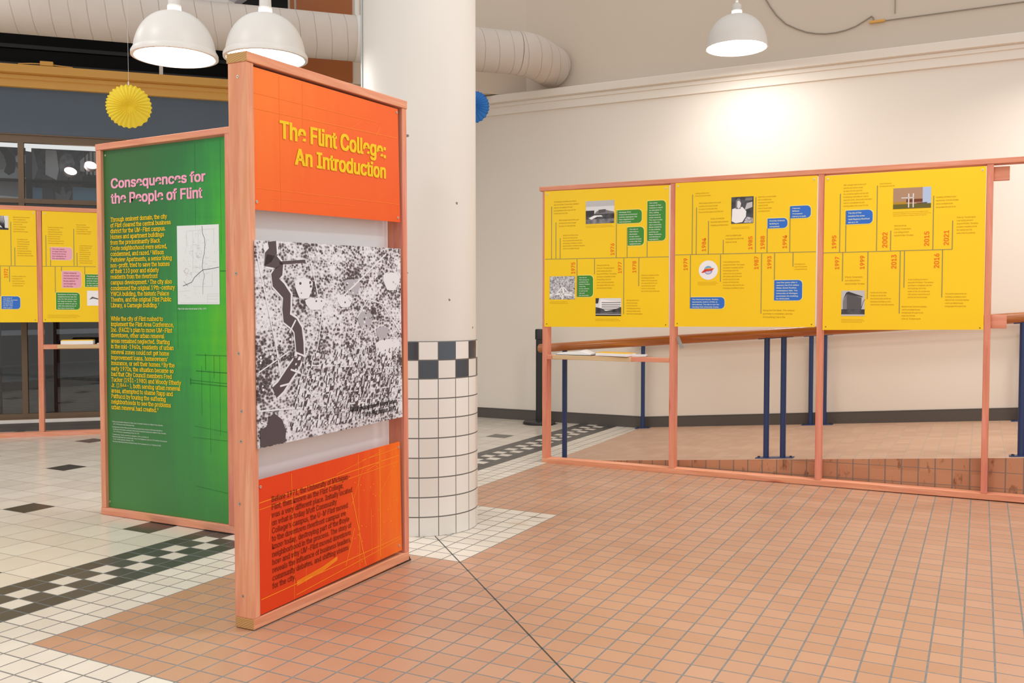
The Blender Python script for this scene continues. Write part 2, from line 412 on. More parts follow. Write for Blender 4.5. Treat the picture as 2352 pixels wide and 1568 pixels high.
def aerial_material():
    t = NT('aerial_photo_print'); c = t.coord()
    sp = t.n('ShaderNodeSeparateXYZ', {0: c}); z = t.math('DIVIDE', sp.outputs[2], 1.0)
    m = t.mapping(c, (1, 1, 1.35))
    v = t.n('ShaderNodeTexVoronoi', {'Vector': m, 'Scale': 62.0}).outputs['Distance']
    big = t.noise(m, 5.5, 3, .55); mid = t.noise(m, 30, 4, .7)
    f = t.math('ADD', t.math('MULTIPLY', v, .9), t.math('ADD', t.math('MULTIPLY', t.math('SUBTRACT', big, .5), 1.7), t.math('MULTIPLY', t.math('SUBTRACT', mid, .5), 1.1)))
    col = t.ramp(f, [(.08, srgb(70,62,66)), (.3, srgb(118,112,118)), (.46, srgb(198,196,204)), (.75, srgb(226,228,236))])
    return t.out(col, .5, .35)
M['aerial'] = aerial_material()
def bw_material(name, scale, lo, hi):
    t = NT(name); c = t.coord(); n = t.noise(c, scale, 5, .65); v = t.n('ShaderNodeTexVoronoi', {'Vector': c, 'Scale': scale*1.7}).outputs['Distance']
    return t.out(t.mix(t.ramp(t.math('ADD', n, t.math('MULTIPLY', t.math('SUBTRACT', v, .4), .4)), [(.3,(0,0,0)),(.7,(1,1,1))]), srgb(*lo), srgb(*hi)), .5, .3)
M['bw_speck'] = bw_material('photo_speckle', 60, (70,66,72), (216,214,222)); M['bw_soft'] = bw_material('photo_soft_grey', 14, (76,76,82), (150,150,156)); M['bw_dark'] = bw_material('photo_dark_grey', 16, (34,34,38), (86,86,92))
def glass_material(name, tint, refl):
    t = NT(name); nt = t.t
    tr = t.n('ShaderNodeBsdfTransparent', {0: tint}); gl = t.n('ShaderNodeBsdfGlossy', {0: (1,1,1,1), 'Roughness': .02})
    fr = t.n('ShaderNodeFresnel', {'IOR': 1.5}).outputs[0]
    mx_ = t.n('ShaderNodeMixShader', {0: t.math('MULTIPLY', fr, refl), 1: tr.outputs[0], 2: gl.outputs[0]})
    nt.links.new(mx_.outputs[0], nt.nodes['Material Output'].inputs[0]); return t.m
M['glass'] = glass_material('window_glass', (.86,.9,.92,1), 1.4)

# ------------------------------------------------------------------ lettering
_gl = {}; CAP = .727; XH = .546
def _font():
    # Inter, the sans serif face that ships with Blender itself; its built-in face if that is missing
    import os
    try:
        return bpy.data.fonts.load(os.path.join(bpy.utils.system_resource('DATAFILES'), 'fonts', 'Inter.woff2'))
    except Exception:
        return None
FONT = _font()
def load_glyphs(style, chars, offset=0.0, serif=False, res=3):
    made = []
    def mk(body):
        cu = bpy.data.curves.new('glyph', 'FONT'); cu.body = body; cu.size = 1
        if FONT: cu.font = FONT
        cu.resolution_u = res
        cu.fill_mode = 'FRONT'
        o = bpy.data.objects.new('glyph', cu); C.objects.link(o); made.append(o); return o
    items = [(ch, mk(ch) if ch != ' ' else None, mk('|'+ch+'|')) for ch in sorted(set(chars))]
    ref = mk('||'); capo = mk('H'); xo = mk('x')
    bpy.context.view_layer.update(); dg = bpy.context.evaluated_depsgraph_get()
    def mesh_of(o):
        e = o.evaluated_get(dg); me = e.to_mesh(); vs = [(v.co.x, v.co.y) for v in me.vertices]; fs = [tuple(p.vertices) for p in me.polygons]
        e.to_mesh_clear(); return vs, fs
    rv = mesh_of(ref)[0]; rw = max(v[0] for v in rv) - min(v[0] for v in rv)
    global CAP, XH
    CAP = max(v[1] for v in mesh_of(capo)[0]); XH = max(v[1] for v in mesh_of(xo)[0])
    st = {}
    for ch, o, b in items:
        bv = mesh_of(b)[0]; adv = max(v[0] for v in bv) - min(v[0] for v in bv) - rw
        vs, fs = mesh_of(o) if o else ([], [])
        if serif and ch.isalpha(): vs, fs = add_serifs(vs, fs)
        vs = [(p[0], p[1], p[2] if len(p) > 2 else 0.0) for p in vs]
        if offset and vs:                       # heavier weight: the same outline repeated with tiny shifts
            b0, f0 = list(vs), list(fs); vs, fs = [], []
            for li, (dx, dy) in enumerate(((-1,-.5),(-1,.5),(0,0),(1,-.5),(1,.5))):
                k = len(vs); vs += [(x+dx*offset, y_+dy*offset, l_+li) for x, y_, l_ in b0]; fs += [tuple(q+k for q in f) for f in f0]
        st[ch] = (vs, fs, adv)
    for o in made:
        d = o.data; bpy.data.objects.remove(o); bpy.data.curves.remove(d)
    _gl[style] = st
def add_serifs(vs, fs):
    # small slab serifs on the flat stem ends
    cnt = {}
    for f in fs:
        for i in range(len(f)):
            e = (min(f[i], f[(i+1) % len(f)]), max(f[i], f[(i+1) % len(f)])); cnt[e] = cnt.get(e, 0)+1
    vs = list(vs); fs = list(fs); n0 = len(vs)
    ys = [v[1] for v in vs[:n0]]; ymin, ymax = min(ys), max(ys)
    for (i, j), c in cnt.items():
        if c != 1: continue
        a, b = vs[i], vs[j]
        if abs(a[1]-b[1]) > .004: continue
        w_ = abs(a[0]-b[0]); y = a[1]
        if not (.05 < w_ < .26): continue
        x0, x1 = min(a[0], b[0])-.05, max(a[0], b[0])+.05
        if abs(y-ymin) < .03 or abs(y) < .03: q = [(x0, y), (x1, y), (x1, y+.045), (x0, y+.045)]
        elif abs(y-ymax) < .03 or abs(y-XH) < .03: q = [(x0, y-.045), (x1-.04, y-.045), (x1-.04, y), (x0, y)]
        else: continue
        k = len(vs); vs += [(q_[0], q_[1], .5) for q_ in q]; fs.append((k, k+1, k+2, k+3))
    return vs, fs
def text_width(style, s): return sum(_gl[style][c][2] for c in s if c in _gl[style])
def put_text(mb, style, s, x, z, size, xs=1.0, y=-.02, m=0, align='L', shear=0.0, up=False):
    """one line; size = em height in tiles; up = reads upwards"""
    st = _gl[style]; wdt = text_width(style, s)*size*xs
    if align == 'R': x = x - wdt
    if align == 'C': x = x - wdt/2
    cx = 0.0
    for ch in s:
        if ch not in st: continue
        vs, fs, adv = st[ch]; n = len(mb.v)
        for (gx, gy, gl) in vs:
            px, pz = cx*size*xs + gx*size*xs, gy*size
            if up: mb.v.append((x - pz, y-gl*.0012, z + px))
            else: mb.v.append((x+px, y-gl*.0012, z+pz + shear*(x+px)))
        for f in fs: mb.f.append(tuple(n+k for k in f)); mb.m.append(m)
        cx += adv
    return x, x+wdt
def put_block(mb, style, lines, rect, y=-.02, m=0, pad=0.0):
    u0, w0, u1, w1 = rect; n = len(lines); pitch = (w1-w0)/(n - .25) if n > 1 else (w1-w0)
    size = pitch*.92 if n > 1 else (w1-w0)*1.2
    mxw = max(text_width(style, l) for l in lines)*size
    xs = max(.55, min(1.15, (u1-u0)/mxw))
    for i, l in enumerate(lines): put_text(mb, style, l, u0, w1 - pitch*(i+.78), size, xs, y, m)

# ================================================================== the setting
WB = 61.0                                        # the white wall's plane: b = 61
m = MB()
for (a0, a1, b0, b1) in ((-150, 60, -60, 64),):
    n = 24
    for i in range(n):
        for j in range(n):
            A0 = a0+(a1-a0)*i/n; A1 = a0+(a1-a0)*(i+1)/n; B0 = b0+(b1-b0)*j/n; B1 = b0+(b1-b0)*(j+1)/n
            m.quad([(A0,B0,fz(A0,B0)),(A1,B0,fz(A1,B0)),(A1,B1,fz(A1,B1)),(A0,B1,fz(A0,B1))])
floor = struct('floor', m, M['floor'], label='glossy tiled hall floor in red and cream squares with black checker border')

m = MB(); m.box(-27.2, 46, WB, 63.2, -1, 34.2)
struct('wall_right', m, M['wall'], label='white painted wall behind the ramp')
m = MB(); m.box(-21.2, 46, 63.0, 64.5, 34.2, 66)
struct('wall_right_upper', m, M['wall_shaded'], label='upper wall above the white crown moulding, its paint darkened for shade')
m = MB()
prof = [(0,32.15),(.22,32.2),(.22,32.95),(.34,33.0),(.34,33.3),(.28,33.36),(.6,33.45),(.62,34.15),(.55,34.22),(0,34.22)]
def extrude_a(mb, prof, a0, a1, b):
    P = [(a0, b-o, z) for o, z in prof]; Q = [(a1, b-o, z) for o, z in prof]; n = len(prof)
    for i in range(n-1): mb.quad([P[i], Q[i], Q[i+1], P[i+1]])
    mb.quad(P[::-1]); mb.quad(Q)
extrude_a(m, prof, -27, 46, WB)
struct('trim_1', m, M['trim'], label='white stepped crown moulding along the top of the white wall')

# ramp: rises to the right along the white wall
def rz(a, b):
    t = (b-39.3)/(WB-39.3); zn = .0817*(a+5.9); zf = .0775*(a+7.33)
    return max(fz(a, b)-.02, zn*(1-t)+zf*t)
m = MB(); A = [-7.33, -5.9] + [-4+2*i for i in range(26)]
for i in range(len(A)-1):
    for j in range(8):
        b0 = 39.3+(WB-39.3)*j/8; b1 = 39.3+(WB-39.3)*(j+1)/8
        m.quad([(x, y, rz(x, y)+.012) for x, y in ((A[i],b0),(A[i+1],b0),(A[i+1],b1),(A[i],b1))])
    m.quad([(A[i],39.3,-.5),(A[i+1],39.3,-.5),(A[i+1],39.3,rz(A[i+1],39.3)+.012),(A[i],39.3,rz(A[i],39.3)+.012)], 1)
struct('ramp_floor', m, [M['ramp'], M['ramp_side']], label='tan tiled wheelchair ramp rising to the right along the white wall')
m = MB()
for i in range(len(A)-1):
    for (o, h0, h1) in ((.18, -.1, .93), (.1, .93, 1.06)):
        a0, a1 = A[i], A[i+1]; z0 = rz(a0, WB); z1 = rz(a1, WB)
        m.hexa([(a0,WB-o,z0+h0),(a1,WB-o,z1+h0),(a1,WB,z1+h0),(a0,WB,z0+h0),(a0,WB-o,z0+h1),(a1,WB-o,z1+h1),(a1,WB,z1+h1),(a0,WB,z0+h1)])
for (o, h0, h1) in ((.18, -.1, .96), (.1, .96, 1.09)):
    m.box(-27, -7.33, WB-o, WB, fz(-20, 61)+h0, fz(-20, 61)+h1)
struct('baseboard_right', m, M['base'], label='charcoal baseboard along the white wall')

# column
R = COL_R; col = thing('column', 'thick round white concrete column with tiled lower part behind the orange stand', 'column', (COL_C[0], COL_C[1], 0)); col['kind'] = 'structure'
m = MB(); m.lathe([(R-.06, 9.9), (R-.06, 66)], 72)
obj('shaft', m, M['concrete'], col, smooth=True)
m = MB(); m.lathe([(R-.2, -.3), (R+.02, -.3), (R+.02, 10.08), (R-.07, 10.12)], 76)
obj('tile_cladding', m, M['col_tile'], col, smooth=True)
# steel conduit up the column's left side
m = MB(); p = Vector((-6.5, 13.62)); p = Vector(COL_C) + (p-Vector(COL_C)).normalized()*(R+.04)
q = Vector(COL_C) - Vector((right.x, right.y))*(R+.02)
m.tube([(q.x, q.y, 15), (q.x, q.y, 66)], .085, 10)
tag(obj('steel_conduit', m, M['steel'], smooth=True), 'thin grey steel conduit running up the left edge of the column', 'pipe')

# ---------------------------------------------------------------- shop front on the left, at 45 degrees
FRONT = (-56.0, 32.0, 0.0); A45 = PI/4
def at45(s, d, z):                               # along the front, behind it, up
    return (FRONT[0]+s/S2-d/S2, FRONT[1]+s/S2+d/S2, z)
def bx45(mb, s0, s1, d0, d1, z0, z1, mi=0): 
    mb.hexa([at45(s0,d0,z0),at45(s1,d0,z0),at45(s1,d1,z0),at45(s0,d1,z0),at45(s0,d0,z1),at45(s1,d0,z1),at45(s1,d1,z1),at45(s0,d1,z1)], mi)
S0, S1 = -24.0, 41.0
m = MB(); bx45(m, S0, S1, 0, 2, 28.05, 34.3)
struct('wall_left', m, M['slate'], label='slate blue fascia above the shop windows')
m = MB()
pl_ = [(0,32.3),(.25,32.35),(.25,33.0),(.4,33.08),(.4,33.42),(.3,33.5),(.7,33.6),(.72,34.32),(0,34.38)]
for i in range(len(pl_)-1):
    m.quad([at45(S0,-pl_[i][0],pl_[i][1]), at45(S1,-pl_[i][0],pl_[i][1]), at45(S1,-pl_[i+1][0],pl_[i+1][1]), at45(S0,-pl_[i+1][0],pl_[i+1][1])])
m.quad([at45(S0,-o,z) for o, z in pl_][::-1]); bx45(m, S0, S1, 0, 2.2, 34.3, 34.38)
struct('trim_2', m, M['ochre'], label='ochre stepped cornice above the slate blue fascia')
m = MB(); bx45(m, S0, S1, -.25, .6, -.6, .62); bx45(m, S0, S1, -.16, .6, .62, .97)
struct('baseboard_left', m, M['base'], label='charcoal base under the shop windows')
m = MB(); bx45(m, S0, S1, -.1, .6, .97, 1.3)
struct('trim_3', m, M['white'], label='white strip between window sill and base')
# window frames
gaps = [S0, -12.0, -2.43, 7.15, 16.7, 26.3, 35.9, S1]
win = MB(); bx45(win, S0, S1, -.1, .5, 1.3, 1.42); bx45(win, S0, S1, 0, .45, 1.42, 1.86); bx45(win, S0, S1, 0, .45, 21.62, 22.05); bx45(win, S0, S1, 0, .45, 27.25, 27.95); bx45(win, S0, S1, -.12, .45, 27.95, 28.06)
for g in gaps[1:-1]: bx45(win, g-.24, g+.24, -.02, .45, 1.86, 27.25)
fr_ = struct('window_1', win, M['bronze'], label='bronze aluminium shop window wall behind the left timeline stand')
m = MB(); bx45(m, -.72, -.2, .35, .9, 1.86, 21.62)
obj('door_jamb', m, M['dark'], fr_)
for i in range(len(gaps)-1):
    for (z0, z1) in ((1.86, 21.62), (22.05, 27.25)):
        m = MB(); m.quad([at45(gaps[i]+.2, .22, z0), at45(gaps[i+1]-.2, .22, z0), at45(gaps[i+1]-.2, .22, z1), at45(gaps[i]+.2, .22, z1)])
        obj('pane', m, M['glass'], fr_)
# shop interior: carpet, a step, dark far wall and ceiling
m = MB(); 
m.quad([at45(S0, .6, .2), at45(S1, .6, .2), at45(60, 70, .2), at45(-40, 95, .2)])
struct('floor_shop', m, M['carpet'], label='grey carpet inside the dark shop')
m = MB(); m.quad([(-96.3,40,.2),(-98.4,100,.2),(-98.4,100,1.6),(-96.3,40,1.6)]); 
struct('step_floor', m, M['dark'], label='black step riser inside the shop')
m = MB(); m.quad([(-96.3,40,1.6),(-98.4,100,1.6),(-150,120,1.6),(-150,40,1.6)])
struct('platform_floor', m, M['carpet'], label='raised grey carpet platform inside the shop')
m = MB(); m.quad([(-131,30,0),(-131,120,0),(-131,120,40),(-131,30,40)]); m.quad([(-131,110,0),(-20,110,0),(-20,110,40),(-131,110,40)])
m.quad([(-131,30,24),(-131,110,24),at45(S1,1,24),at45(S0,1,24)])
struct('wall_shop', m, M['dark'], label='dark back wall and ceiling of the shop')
m = MB(); bx45(m, -1.5, -.95, 8, 8.6, .2, 24); bx45(m, -9.3, -6.5, 10, 10.8, .2, 24)
struct('trim_4', m, M['redbrown'], label='dark red brown posts inside the shop')
m = MB(); m.box(-130.0, -128.6, 62, 106, 7.0, 7.9)
tag(obj('bench_ledge', m, M['frost']), 'pale ledge along the dark far wall inside the shop', 'ledge')
m = MB(); m.box(-121, -113, 60, 76, 1.6, 1.8); 
# open dark space above the cornice
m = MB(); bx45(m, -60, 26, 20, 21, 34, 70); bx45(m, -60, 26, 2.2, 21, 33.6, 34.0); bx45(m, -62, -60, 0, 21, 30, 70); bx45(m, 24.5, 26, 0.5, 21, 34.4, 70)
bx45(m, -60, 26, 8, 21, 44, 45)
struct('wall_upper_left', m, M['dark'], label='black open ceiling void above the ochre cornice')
m = MB()
for d, z0, z1, mi in ((12, 37.2, 37.5, 0), (14, 39.5, 39.9, 0), (17, 36.2, 37.4, 0)): bx45(m, -60, 24, d, d+.6, z0, z1, mi)
bx45(m, 8, 20, 16, 16.6, 35.2, 36.6)
tag(obj('ceiling_beam', m, M['dark2']), 'dark steel beams in the black void above the ochre cornice', 'beam')['kind'] = 'structure'
m = MB(); bx45(m, 9.76, 10.1, .5, .85, 34.38, 46)
tag(obj('ceiling_post', m, M['white']), 'slim white post standing on the ochre cornice below the left dome lamp', 'post')
# plaster bulkhead and brown veneer panels above the cornice, right of the void
m = MB()
def up(s, d, z): return (-21.2 - s/S2 - d/S2, 63.0 - s/S2 + d/S2, z)
def bxu(mb, s0, s1, d0, d1, z0, z1, mi=0):
    mb.hexa([up(s1,d0,z0),up(s0,d0,z0),up(s0,d1,z0),up(s1,d1,z0),up(s1,d0,z1),up(s0,d0,z1),up(s0,d1,z1),up(s1,d1,z1)], mi)
bxu(m, -.3, 24.6, 0, 1.5, 34.35, 66)
struct('wall_upper_corner', m, M['wall_shaded'], label='bulkhead wall above the cornice behind the column, its paint darkened for shade')
m = MB(); bxu(m, 18.45, 23.9, -.16, -.01, 34.4, 66)
tag(obj('veneer_panel', m, M['brown']), 'wide brown veneer wall panel above the cornice left of the column', 'wall panel')
m = MB(); bxu(m, 24.12, 24.5, -.16, -.01, 34.4, 66)
tag(obj('veneer_panel', m, M['brown']), 'narrow brown veneer strip at the edge of the black void', 'wall panel')

# ---------------------------------------------------------------- things on the upper walls
k = 75.0; r = 2.06; zc = 36.95
def on45(a, kk, z): return (a, a+kk, z)
duct = thing('air_duct', 'long fat white wrapped air duct crossing the top of the hall', 'duct', on45(-45, k, zc), (0, 0, A45))
def dl(p): 
    v = Vector(p) - Vector(on45(-45, k, zc)); c, s = math.cos(A45), math.sin(A45); return (c*v.x+s*v.y, -s*v.x+c*v.y, v.z)
m = MB(); m.tube([(-30,0,0),(37.0,0,0)], r, 40); obj('duct_run', m, M['duct'], duct, smooth=True)
m = MB(); pts = []
c0 = Vector((37.0, 0, 0)); rad = 3.0
for i in range(15):
    t = i/14*PI/4; pts.append((37.0+rad*math.sin(t)*1.0, rad*(1-math.cos(t)), 0))
e = Vector(pts[-1]); pts.append(tuple(e + Vector((math.cos(PI/4), math.sin(PI/4), 0))*4.2))
m.tube(pts, r+.04, 40); obj('elbow', m, M['duct'], duct, smooth=True)
for x in (21.3, -18.4):
    m = MB(); m.tube([(x-.28,0,0),(x+.28,0,0)], r+.07, 40); cl = obj('strap_collar', m, M['white'], duct, smooth=True)
    m = MB(); m.box(x-.28, x+.1, -.2, .2, r+.02, 30); obj('hanger_strap', m, M['white'], cl)
# sheet metal hood in front of the duct
hp = thing('ceiling_hood', 'pale blue grey sheet metal hood hanging between the two left dome lamps', 'vent', (-33.2, 37.3, 0), (0, 0, A45))
D = 84.0
_c = CAM + fwd*D + right*(D*(507-1176)/FOCAL_PX); zb = CAM.z + D*((784-28)/FOCAL_PX - PITCH)
hp.location = Vector((_c.x, _c.y, zb))*T
m = MB()
def octo(h, z): c_ = h*.62; return [(-c_,-h,z),(c_,-h,z),(h,-c_,z),(h,c_,z),(c_,h,z),(-c_,h,z),(-h,c_,z),(-h,-c_,z)]
rings = [octo(1.5, .35), octo(2.75, 1.6), octo(2.75, 4.0)]
for i in range(2):
    for j in range(8): m.quad([rings[i][j], rings[i][(j+1)%8], rings[i+1][(j+1)%8], rings[i+1][j]])
obj('hood_body', m, M['frost'], hp)
m = MB(); 
P0 = octo(1.5, 0); P1_ = octo(1.5, .35)
for j in range(8): m.quad([P0[j], P0[(j+1)%8], P1_[(j+1)%8], P1_[j]])
m.quad(P0[::-1]); obj('hood_lip', m, M['white'], hp)
m = MB(); m.tube([(0,0,4.0),(0,0,30)], .8, 16); obj('hood_neck', m, M['frost'], hp, smooth=True)

# pendant dome lamps
def dome_lamp(loc, D, label, lip=True):
    t = thing('pendant_lamp', label, 'pendant lamp', loc, group='white dome pendant lamps')
    R = D/2; H = R*1.06
    m = MB(); pr = []
    for i in range(17):
        u = i/16*PI/2; pr.append((R*.95*max(.16, math.cos(u))**.86 if i else R*.95, H*math.sin(u)**1.0*1.0))
    ins = [(rr*.97-.02, z-.03) for rr, z in pr][::-1]
    lipp = [(R*.9, -.02), (R*.93, -.09), (R*1.0, -.07), (R*1.0, .12), (R*.965, .26)] if lip else [(R*.93, 0), (R*.95, -.02), (R*.97, 0)]
    m.lathe(lipp + pr[1:], 56); obj('shade', m, M['white'], t, smooth=True)
    m = MB(); m.lathe([(0.001, .08), (R*.91, .08)], 48); obj('diffuser', m, M['diffuser'], t)
    m = MB(); m.lathe([(R*.16, H-.06), (R*.165, H+.32), (R*.145, H+.34), (R*.14, H+.8), (R*.1, H+.84), (R*.06, H+1.0)], 24); obj('neck', m, M['white'], t, smooth=True)
    m = MB(); m.tube([(0,0,H+.9),(0,0,66-loc[2])], .12, 8); obj('stem', m, M['white'], t, smooth=True)
    return t
dome_lamp((-17.55, 11.62, 25.72), 4.6, 'leftmost white dome pendant lamp, above the green stand')
dome_lamp((-13.45, 14.32, 25.78), 4.6, 'white dome pendant lamp just above the orange stand near the column')
dome_lamp((3.40, 53.66, 33.95), 5.4, 'white dome pendant lamp by itself in front of the white wall at right', lip=False)
# swagged cable and conduit on the upper wall
m = MB(); pts = [(3.9,40.72),(4.3,40.0),(4.92,39.08),(5.75,38.2),(6.71,37.63),(7.6,37.2),(8.46,36.95),(9.3,36.82),(10.17,36.8),(11.0,36.9),(11.85,37.12),(12.6,37.5),(13.23,37.85),(13.36,37.7),(13.4,37.45)]
pts = [(3.2,42.4),(3.5,41.5)]+pts
m.tube([(x, 62.9, z) for x, z in pts], .055, 8); tag(obj('swag_cable', m, M['cable'], smooth=True), 'thin cable hanging in a loop on the upper wall', 'cable')
t = thing('wall_conduit', 'thin beige conduit with small box on the upper wall', 'conduit', (13.4, 62.95, 37.3))
m = MB(); m.tube([(0.9,-.05,0),(33,-.05,.1)], .05, 8); obj('conduit_run', m, M['cable'], t, smooth=True)
m = MB(); m.tube([(1.75,-.05,.5),(1.75,-.05,28)], .035, 8); obj('conduit_riser', m, M['cable'], t, smooth=True)
m = MB(); m.box(-.35, .95, -.22, 0, -.1, .12); obj('outlet_box', m, M['ochre'], t, bevel=.03)
# ochre junction box with its wire on the cornice
t = thing('junction_box', 'small ochre junction box with a wire on the ochre cornice', 'electrical box', at45(-.01, -.45, 34.38), (0, 0, A45))
m = MB(); m.box(-.55, .55, -.2, .2, 0, .4); obj('box_body', m, M['ochre'], t, bevel=.03)
m = MB(); m.tube([(-2.4,0,.03),(-1.4,0,.14),(-.5,0,.16)], .05, 8); obj('wire', m, M['ochre'], t, smooth=True); m = MB(); m.tube([(.5,0,.14),(1.2,0,.08),(2.2,0,.03)], .05, 8); obj('wire', m, M['ochre'], t, smooth=True)

# paper fans
def paper_fan(loc, R, mat, label, yaw, n=30, top=66):
    t = thing('paper_fan', label, 'paper fan', loc, (0, 0, yaw), group='hanging tissue paper fans')
    m = MB(); rings = 9; seg = n*8
    for side in (-1, 1):
        base = len(m.v)
        for i in range(rings+1):
            f = i/rings
            for j in range(seg):
                ph = 2*PI*j/seg; tw = .35*math.sin(f*PI/2)*max(0, -math.sin(ph+.5))
                pl = math.cos(n*(ph+tw*1.0))
                rr = R*f*(1 + (.028*pl if i == rings else .0))
                y = side*(R*.3*(1-f**1.7)*(1-.55*math.exp(-(f*5)**2)) + .028*R*pl*min(1, f*2.2)*(1.3-.5*f))
                m.v.append((rr*math.cos(ph), y, rr*math.sin(ph)))
        for i in range(rings):
            for j in range(seg):
                j2 = (j+1) % seg; q = (base+i*seg+j, base+i*seg+j2, base+(i+1)*seg+j2, base+(i+1)*seg+j)
                m.f.append(q if side < 0 else q[::-1]); m.m.append(0)
    obj('pleated_tissue', m, mat, t, smooth=False)
    m = MB(); m.tube([(0,0,R*.98),(0,0,R*1.16)], .05, 8); ws = obj('string', m, M['string'], t)
    m = MB(); m.tube([(0,0,R*1.1),(0,0,top-loc[2])], .012, 6); obj('thread', m, M['string'], ws)
    return t
paper_fan((-34.5, 22.88, 26.84), 1.58, M['yellow_paper'], 'round yellow pleated paper fan hanging in front of the slate blue fascia', YAW+.33)
paper_fan((-19.48, 48.54, 30.26), 1.46, M['blue_paper'], 'round blue pleated paper fan half hidden behind the column', YAW-.2)

# window prints and interior lamps seen through the upper glass
def front_local(name, label, cat): return thing(name, label, cat, at45(0, 3.4, 0), (0, 0, A45))
t = front_local('window_photo', 'black and white photo print of a long haired person in pale sweater, left window', 'photo print')
m = MB(); m.quad([(-11.8,0,22.0),(-2.6,0,22.0),(-2.6,0,27.3),(-11.8,0,27.3)]); obj('print_sheet', m, M['bw_dark'], t)
m = MB()
m.poly([(-7,22.3),(-2.62,22.3),(-2.62,24.4),(-3.0,25.0),(-3.5,25.5),(-4.0,25.6),(-4.6,25.2),(-7,25.2)], -.02, 0)
m.poly([(-7,22.1),(-2.62,22.1),(-2.62,22.5),(-7,22.75)], -.04, 3)
m.poly([(-6.4,25.0),(-4.1,25.2),(-4.0,27.2),(-6.4,27.2)], -.03, 2)
m.poly([(-5.0,27.2),(-4.2,27.2),(-3.62,26.4),(-3.5,25.4),(-3.62,24.9),(-4.1,24.6),(-4.5,24.9),(-4.25,25.6),(-4.5,26.5)], -.05, 1)
m.poly([(-3.45,25.9),(-2.62,25.8),(-2.62,26.6),(-3.1,26.75),(-3.5,26.4)], -.03, 4)
obj('print_figure', m, [G_[160], G_[30], G_[125], G_[242], G_[195]], t)
t = front_local('window_photo', 'black and white photo print of a seated child with folded hands, upper right window', 'photo print')
m = MB(); m.quad([(-2.1,0,22.0),(7,0,22.0),(7,0,27.3),(-2.1,0,27.3)]); obj('print_sheet', m, M['bw_dark'], t)
m = MB()
m.poly([(-2.05,23.9),(-1.55,25.3),(-1.9,27.2),(-2.05,27.2)], -.02, 2)
m.poly([(-2.05,22.1),(-1.2,22.1),(-1.2,23.5),(-2.05,23.5)], -.03, 5)
m.poly([(-1.2,22.1),(-.2,22.1),(-.3,24.9),(-1.2,24.7)], -.02, 6)
m.poly([(-.9,24.8),(.1,24.3),(.3,25.4),(.1,27.2),(-.85,27.2)], -.03, 4)
m.poly([(.2,24.4),(1.9,23.6),(2.6,24.0),(2.6,25.2),(1.8,25.4),(.9,25.2),(.2,25.6)], -.02, 6)
m.poly([(.45,25.2),(1.5,25.2),(1.75,26.0),(1.5,26.8),(.9,27.0),(.45,26.5),(.3,25.8)], -.05, 7)
m.poly([(.05,22.1),(1.0,22.1),(1.5,23.3),(1.2,23.35),(.85,22.9),(.75,23.7),(.5,23.7),(.4,22.9),(-.1,23.2)], -.04, 2)
m.poly([(1.5,22.1),(5.6,22.1),(5.6,23.6),(1.5,23.7)], -.05, 5)
m.poly([(2.2,25.0),(5.6,24.9),(5.6,27.2),(3.1,27.2),(2.2,26.3)], -.02, 4)
for x in (2.6, 2.95, 3.3, 3.8, 4.3): m.poly([(x,24.9),(x+.12,24.9),(x+.12,27.2),(x,27.2)], -.04, 1)
m.poly([(2.4,23.7),(5.6,23.7),(5.6,24.8),(2.4,24.8)], -.06, 1)
obj('print_figure', m, [G_[160], G_[30], G_[125], G_[242], G_[195], flat('print_sky_blue', (120,160,186)), G_[90], M['bw_soft']], t)
def cup_lamp(loc, label):
    t = thing('spot_lamp', label, 'spot lamp', loc, (.8, .2, A45+.2), group='tilted cup lamps behind the shop glass')
    m = MB(); m.lathe([(.001,-.5),(.42,-.48),(.56,-.3),(.6,.0),(.54,.02)], 24); obj('cup', m, plain('pinkish_white_enamel', (232,206,200), .4), t, smooth=True)
    m = MB(); m.lathe([(.001,-.03),(.52,-.03)], 24); obj('diffuser', m, M['diffuser'], t)
    m = MB(); m.tube([(0,0,-.45),(0,0,-1.3)], .05, 8); obj('arm', m, M['black'], t)
cup_lamp(at45(1.62, 1.25, 24.95), 'lower left of two small lit cup lamps in the upper shop window')
cup_lamp(at45(3.42, 1.25, 25.6), 'upper right of two small lit cup lamps in the upper shop window')

